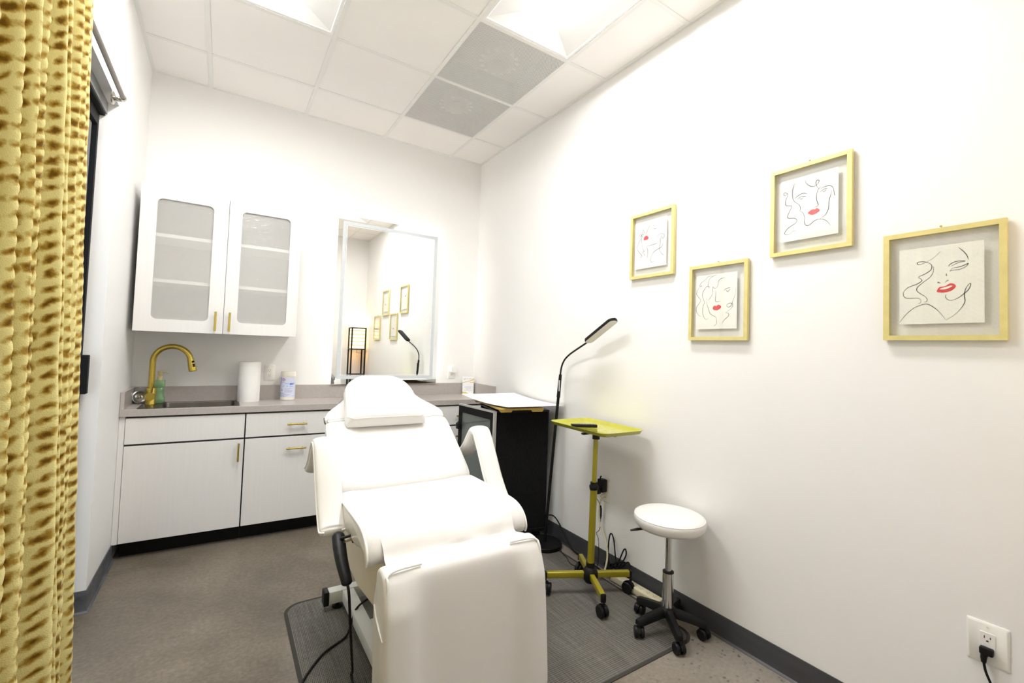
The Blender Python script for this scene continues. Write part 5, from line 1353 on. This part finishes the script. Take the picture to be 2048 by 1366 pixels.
# ================================================================== SHELF LAMP IN THE REAR CORNER (seen in the mirror)
ax0, ax1, ay0, ay1 = 2.560, 2.795, -3.960, -3.735
sh = thing('shelf_floor_lamp', 'black framed floor lamp with glowing woven shade, seen in the mirror', 'floor lamp', ((ax0 + ax1) / 2, (ay0 + ay1) / 2, 0))
pw = .020
for x in (ax0, ax1 - pw):
    for y in (ay0, ay1 - pw): MB().b2(x, x + pw, y, y + pw, 0.001, 1.565).build('post', M_black, sh, smooth=0)
for z in (.20, .50, .80): MB().b2(ax0 + .002, ax1 - .002, ay0 + .002, ay1 - .002, z, z + .014).build('shelf', M_black, sh, smooth=0)
mb = MB()
for z in (1.205, 1.548):
    mb.b2(ax0 + pw, ax1 - pw, ay0, ay0 + pw, z, z + .017).b2(ax0 + pw, ax1 - pw, ay1 - pw, ay1, z, z + .017).b2(ax0, ax0 + pw, ay0 + pw, ay1 - pw, z, z + .017).b2(ax1 - pw, ax1, ay0 + pw, ay1 - pw, z, z + .017)
mb.build('rails', M_black, sh, smooth=0)
sx0, sx1, sy0, sy1 = ax0 + pw + .002, ax1 - pw - .002, ay0 + pw + .002, ay1 - pw - .002
def shade_mat():
    m = bpy.data.materials.new('lit woven shade'); m.use_nodes = True
    nt = m.node_tree; N = nt.nodes; L = nt.links; b = N['Principled BSDF']
    tc = N.new('ShaderNodeTexCoord'); w_ = N.new('ShaderNodeTexWave'); w_.bands_direction = 'Z'; w_.inputs['Scale'].default_value = 5.4; w_.inputs['Distortion'].default_value = .15
    L.new(tc.outputs['Object'], w_.inputs['Vector'])
    r = N.new('ShaderNodeValToRGB'); r.color_ramp.elements[0].position = .04; r.color_ramp.elements[1].position = .22
    r.color_ramp.elements[0].color = (.42, .22, .04, 1); r.color_ramp.elements[1].color = (1.0, .82, .48, 1)
    L.new(w_.outputs['Fac'], r.inputs['Fac']); L.new(r.outputs['Color'], b.inputs['Base Color']); L.new(r.outputs['Color'], b.inputs['Emission Color'])
    b.inputs['Emission Strength'].default_value = 0.62
    return m
mb = MB(); mb.grid([[(sx0, sy0, z), (sx1, sy0, z), (sx1, sy1, z), (sx0, sy1, z)] for z in (1.224, 1.546)], closed_v=True)
mb.build('lamp_shade', shade_mat(), sh, smooth=0)
MB().tube(smooth_path([(2.68, -3.85, 1.21), (2.68, -3.85, 1.17), (2.672, -3.84, 1.16), (2.70, -3.88, 1.155), (2.77, -3.94, 1.15), (2.79, -3.965, 1.10), (2.79, -3.968, .9), (2.79, -3.966, .3)], 5), .003, n=7).build('cord', M_rubber, sh)
MB().tube([(2.678, -3.835, 1.205), (2.678, -3.835, 1.10)], .0012, n=6).lathe([(0, -.006), (.004, -.003), (.004, .003), (0, .006)], (2.678, -3.835, 1.096), n=10, close=False).build('pull_chain', M_nickel, sh)
li = bpy.data.lights.new('shelf_lamp_bulb', 'POINT'); li.energy = 0.8; li.color = (1.0, .72, .42); li.shadow_soft_size = .05
lo = bpy.data.objects.new('shelf_lamp_bulb', li); COL.objects.link(lo); lo.location = ((sx0 + sx1) / 2, (sy0 + sy1) / 2, 1.50)

# ================================================================== CAMERA, WORLD, VIEW
cam = bpy.data.cameras.new('camera'); co = bpy.data.objects.new('camera', cam); COL.objects.link(co)
cam.sensor_width = 36.0; cam.sensor_fit = 'HORIZONTAL'; cam.lens = 891.343 / 2048 * 36.0
cam.shift_x = 4.008 / 2048; cam.shift_y = -17.586 / 2048
cam.clip_start = 0.02; cam.clip_end = 60
right = Vector((0.8407347, -0.5403573, 0.0343399)); up = Vector((-0.0493653, -0.0133395, 0.9986917)); back = Vector((-0.5391922, -0.8413299, -0.0378898))
M4 = Matrix(((right.x, up.x, back.x, 0.841790), (right.y, up.y, back.y, -3.724536), (right.z, up.z, back.z, 1.292649), (0, 0, 0, 1)))
co.matrix_world = M4
S.camera = co

w = bpy.data.worlds.new('world'); S.world = w; w.use_nodes = True
bg = w.node_tree.nodes['Background']; bg.inputs['Color'].default_value = (0.92, 0.95, 1.0, 1); bg.inputs['Strength'].default_value = 0.35

S.view_settings.view_transform = 'Standard'; S.view_settings.look = 'None'
S.view_settings.exposure = 1.95; S.view_settings.gamma = 1.0; S.view_settings.use_curve_mapping = False
S.cycles.use_denoising = True
S.cycles.max_bounces = 14; S.cycles.diffuse_bounces = 8; S.cycles.glossy_bounces = 6; S.cycles.transparent_max_bounces = 16; S.cycles.transmission_bounces = 8
S.cycles.caustics_reflective = False; S.cycles.caustics_refractive = False
S.cycles.sample_clamp_indirect = 8.0
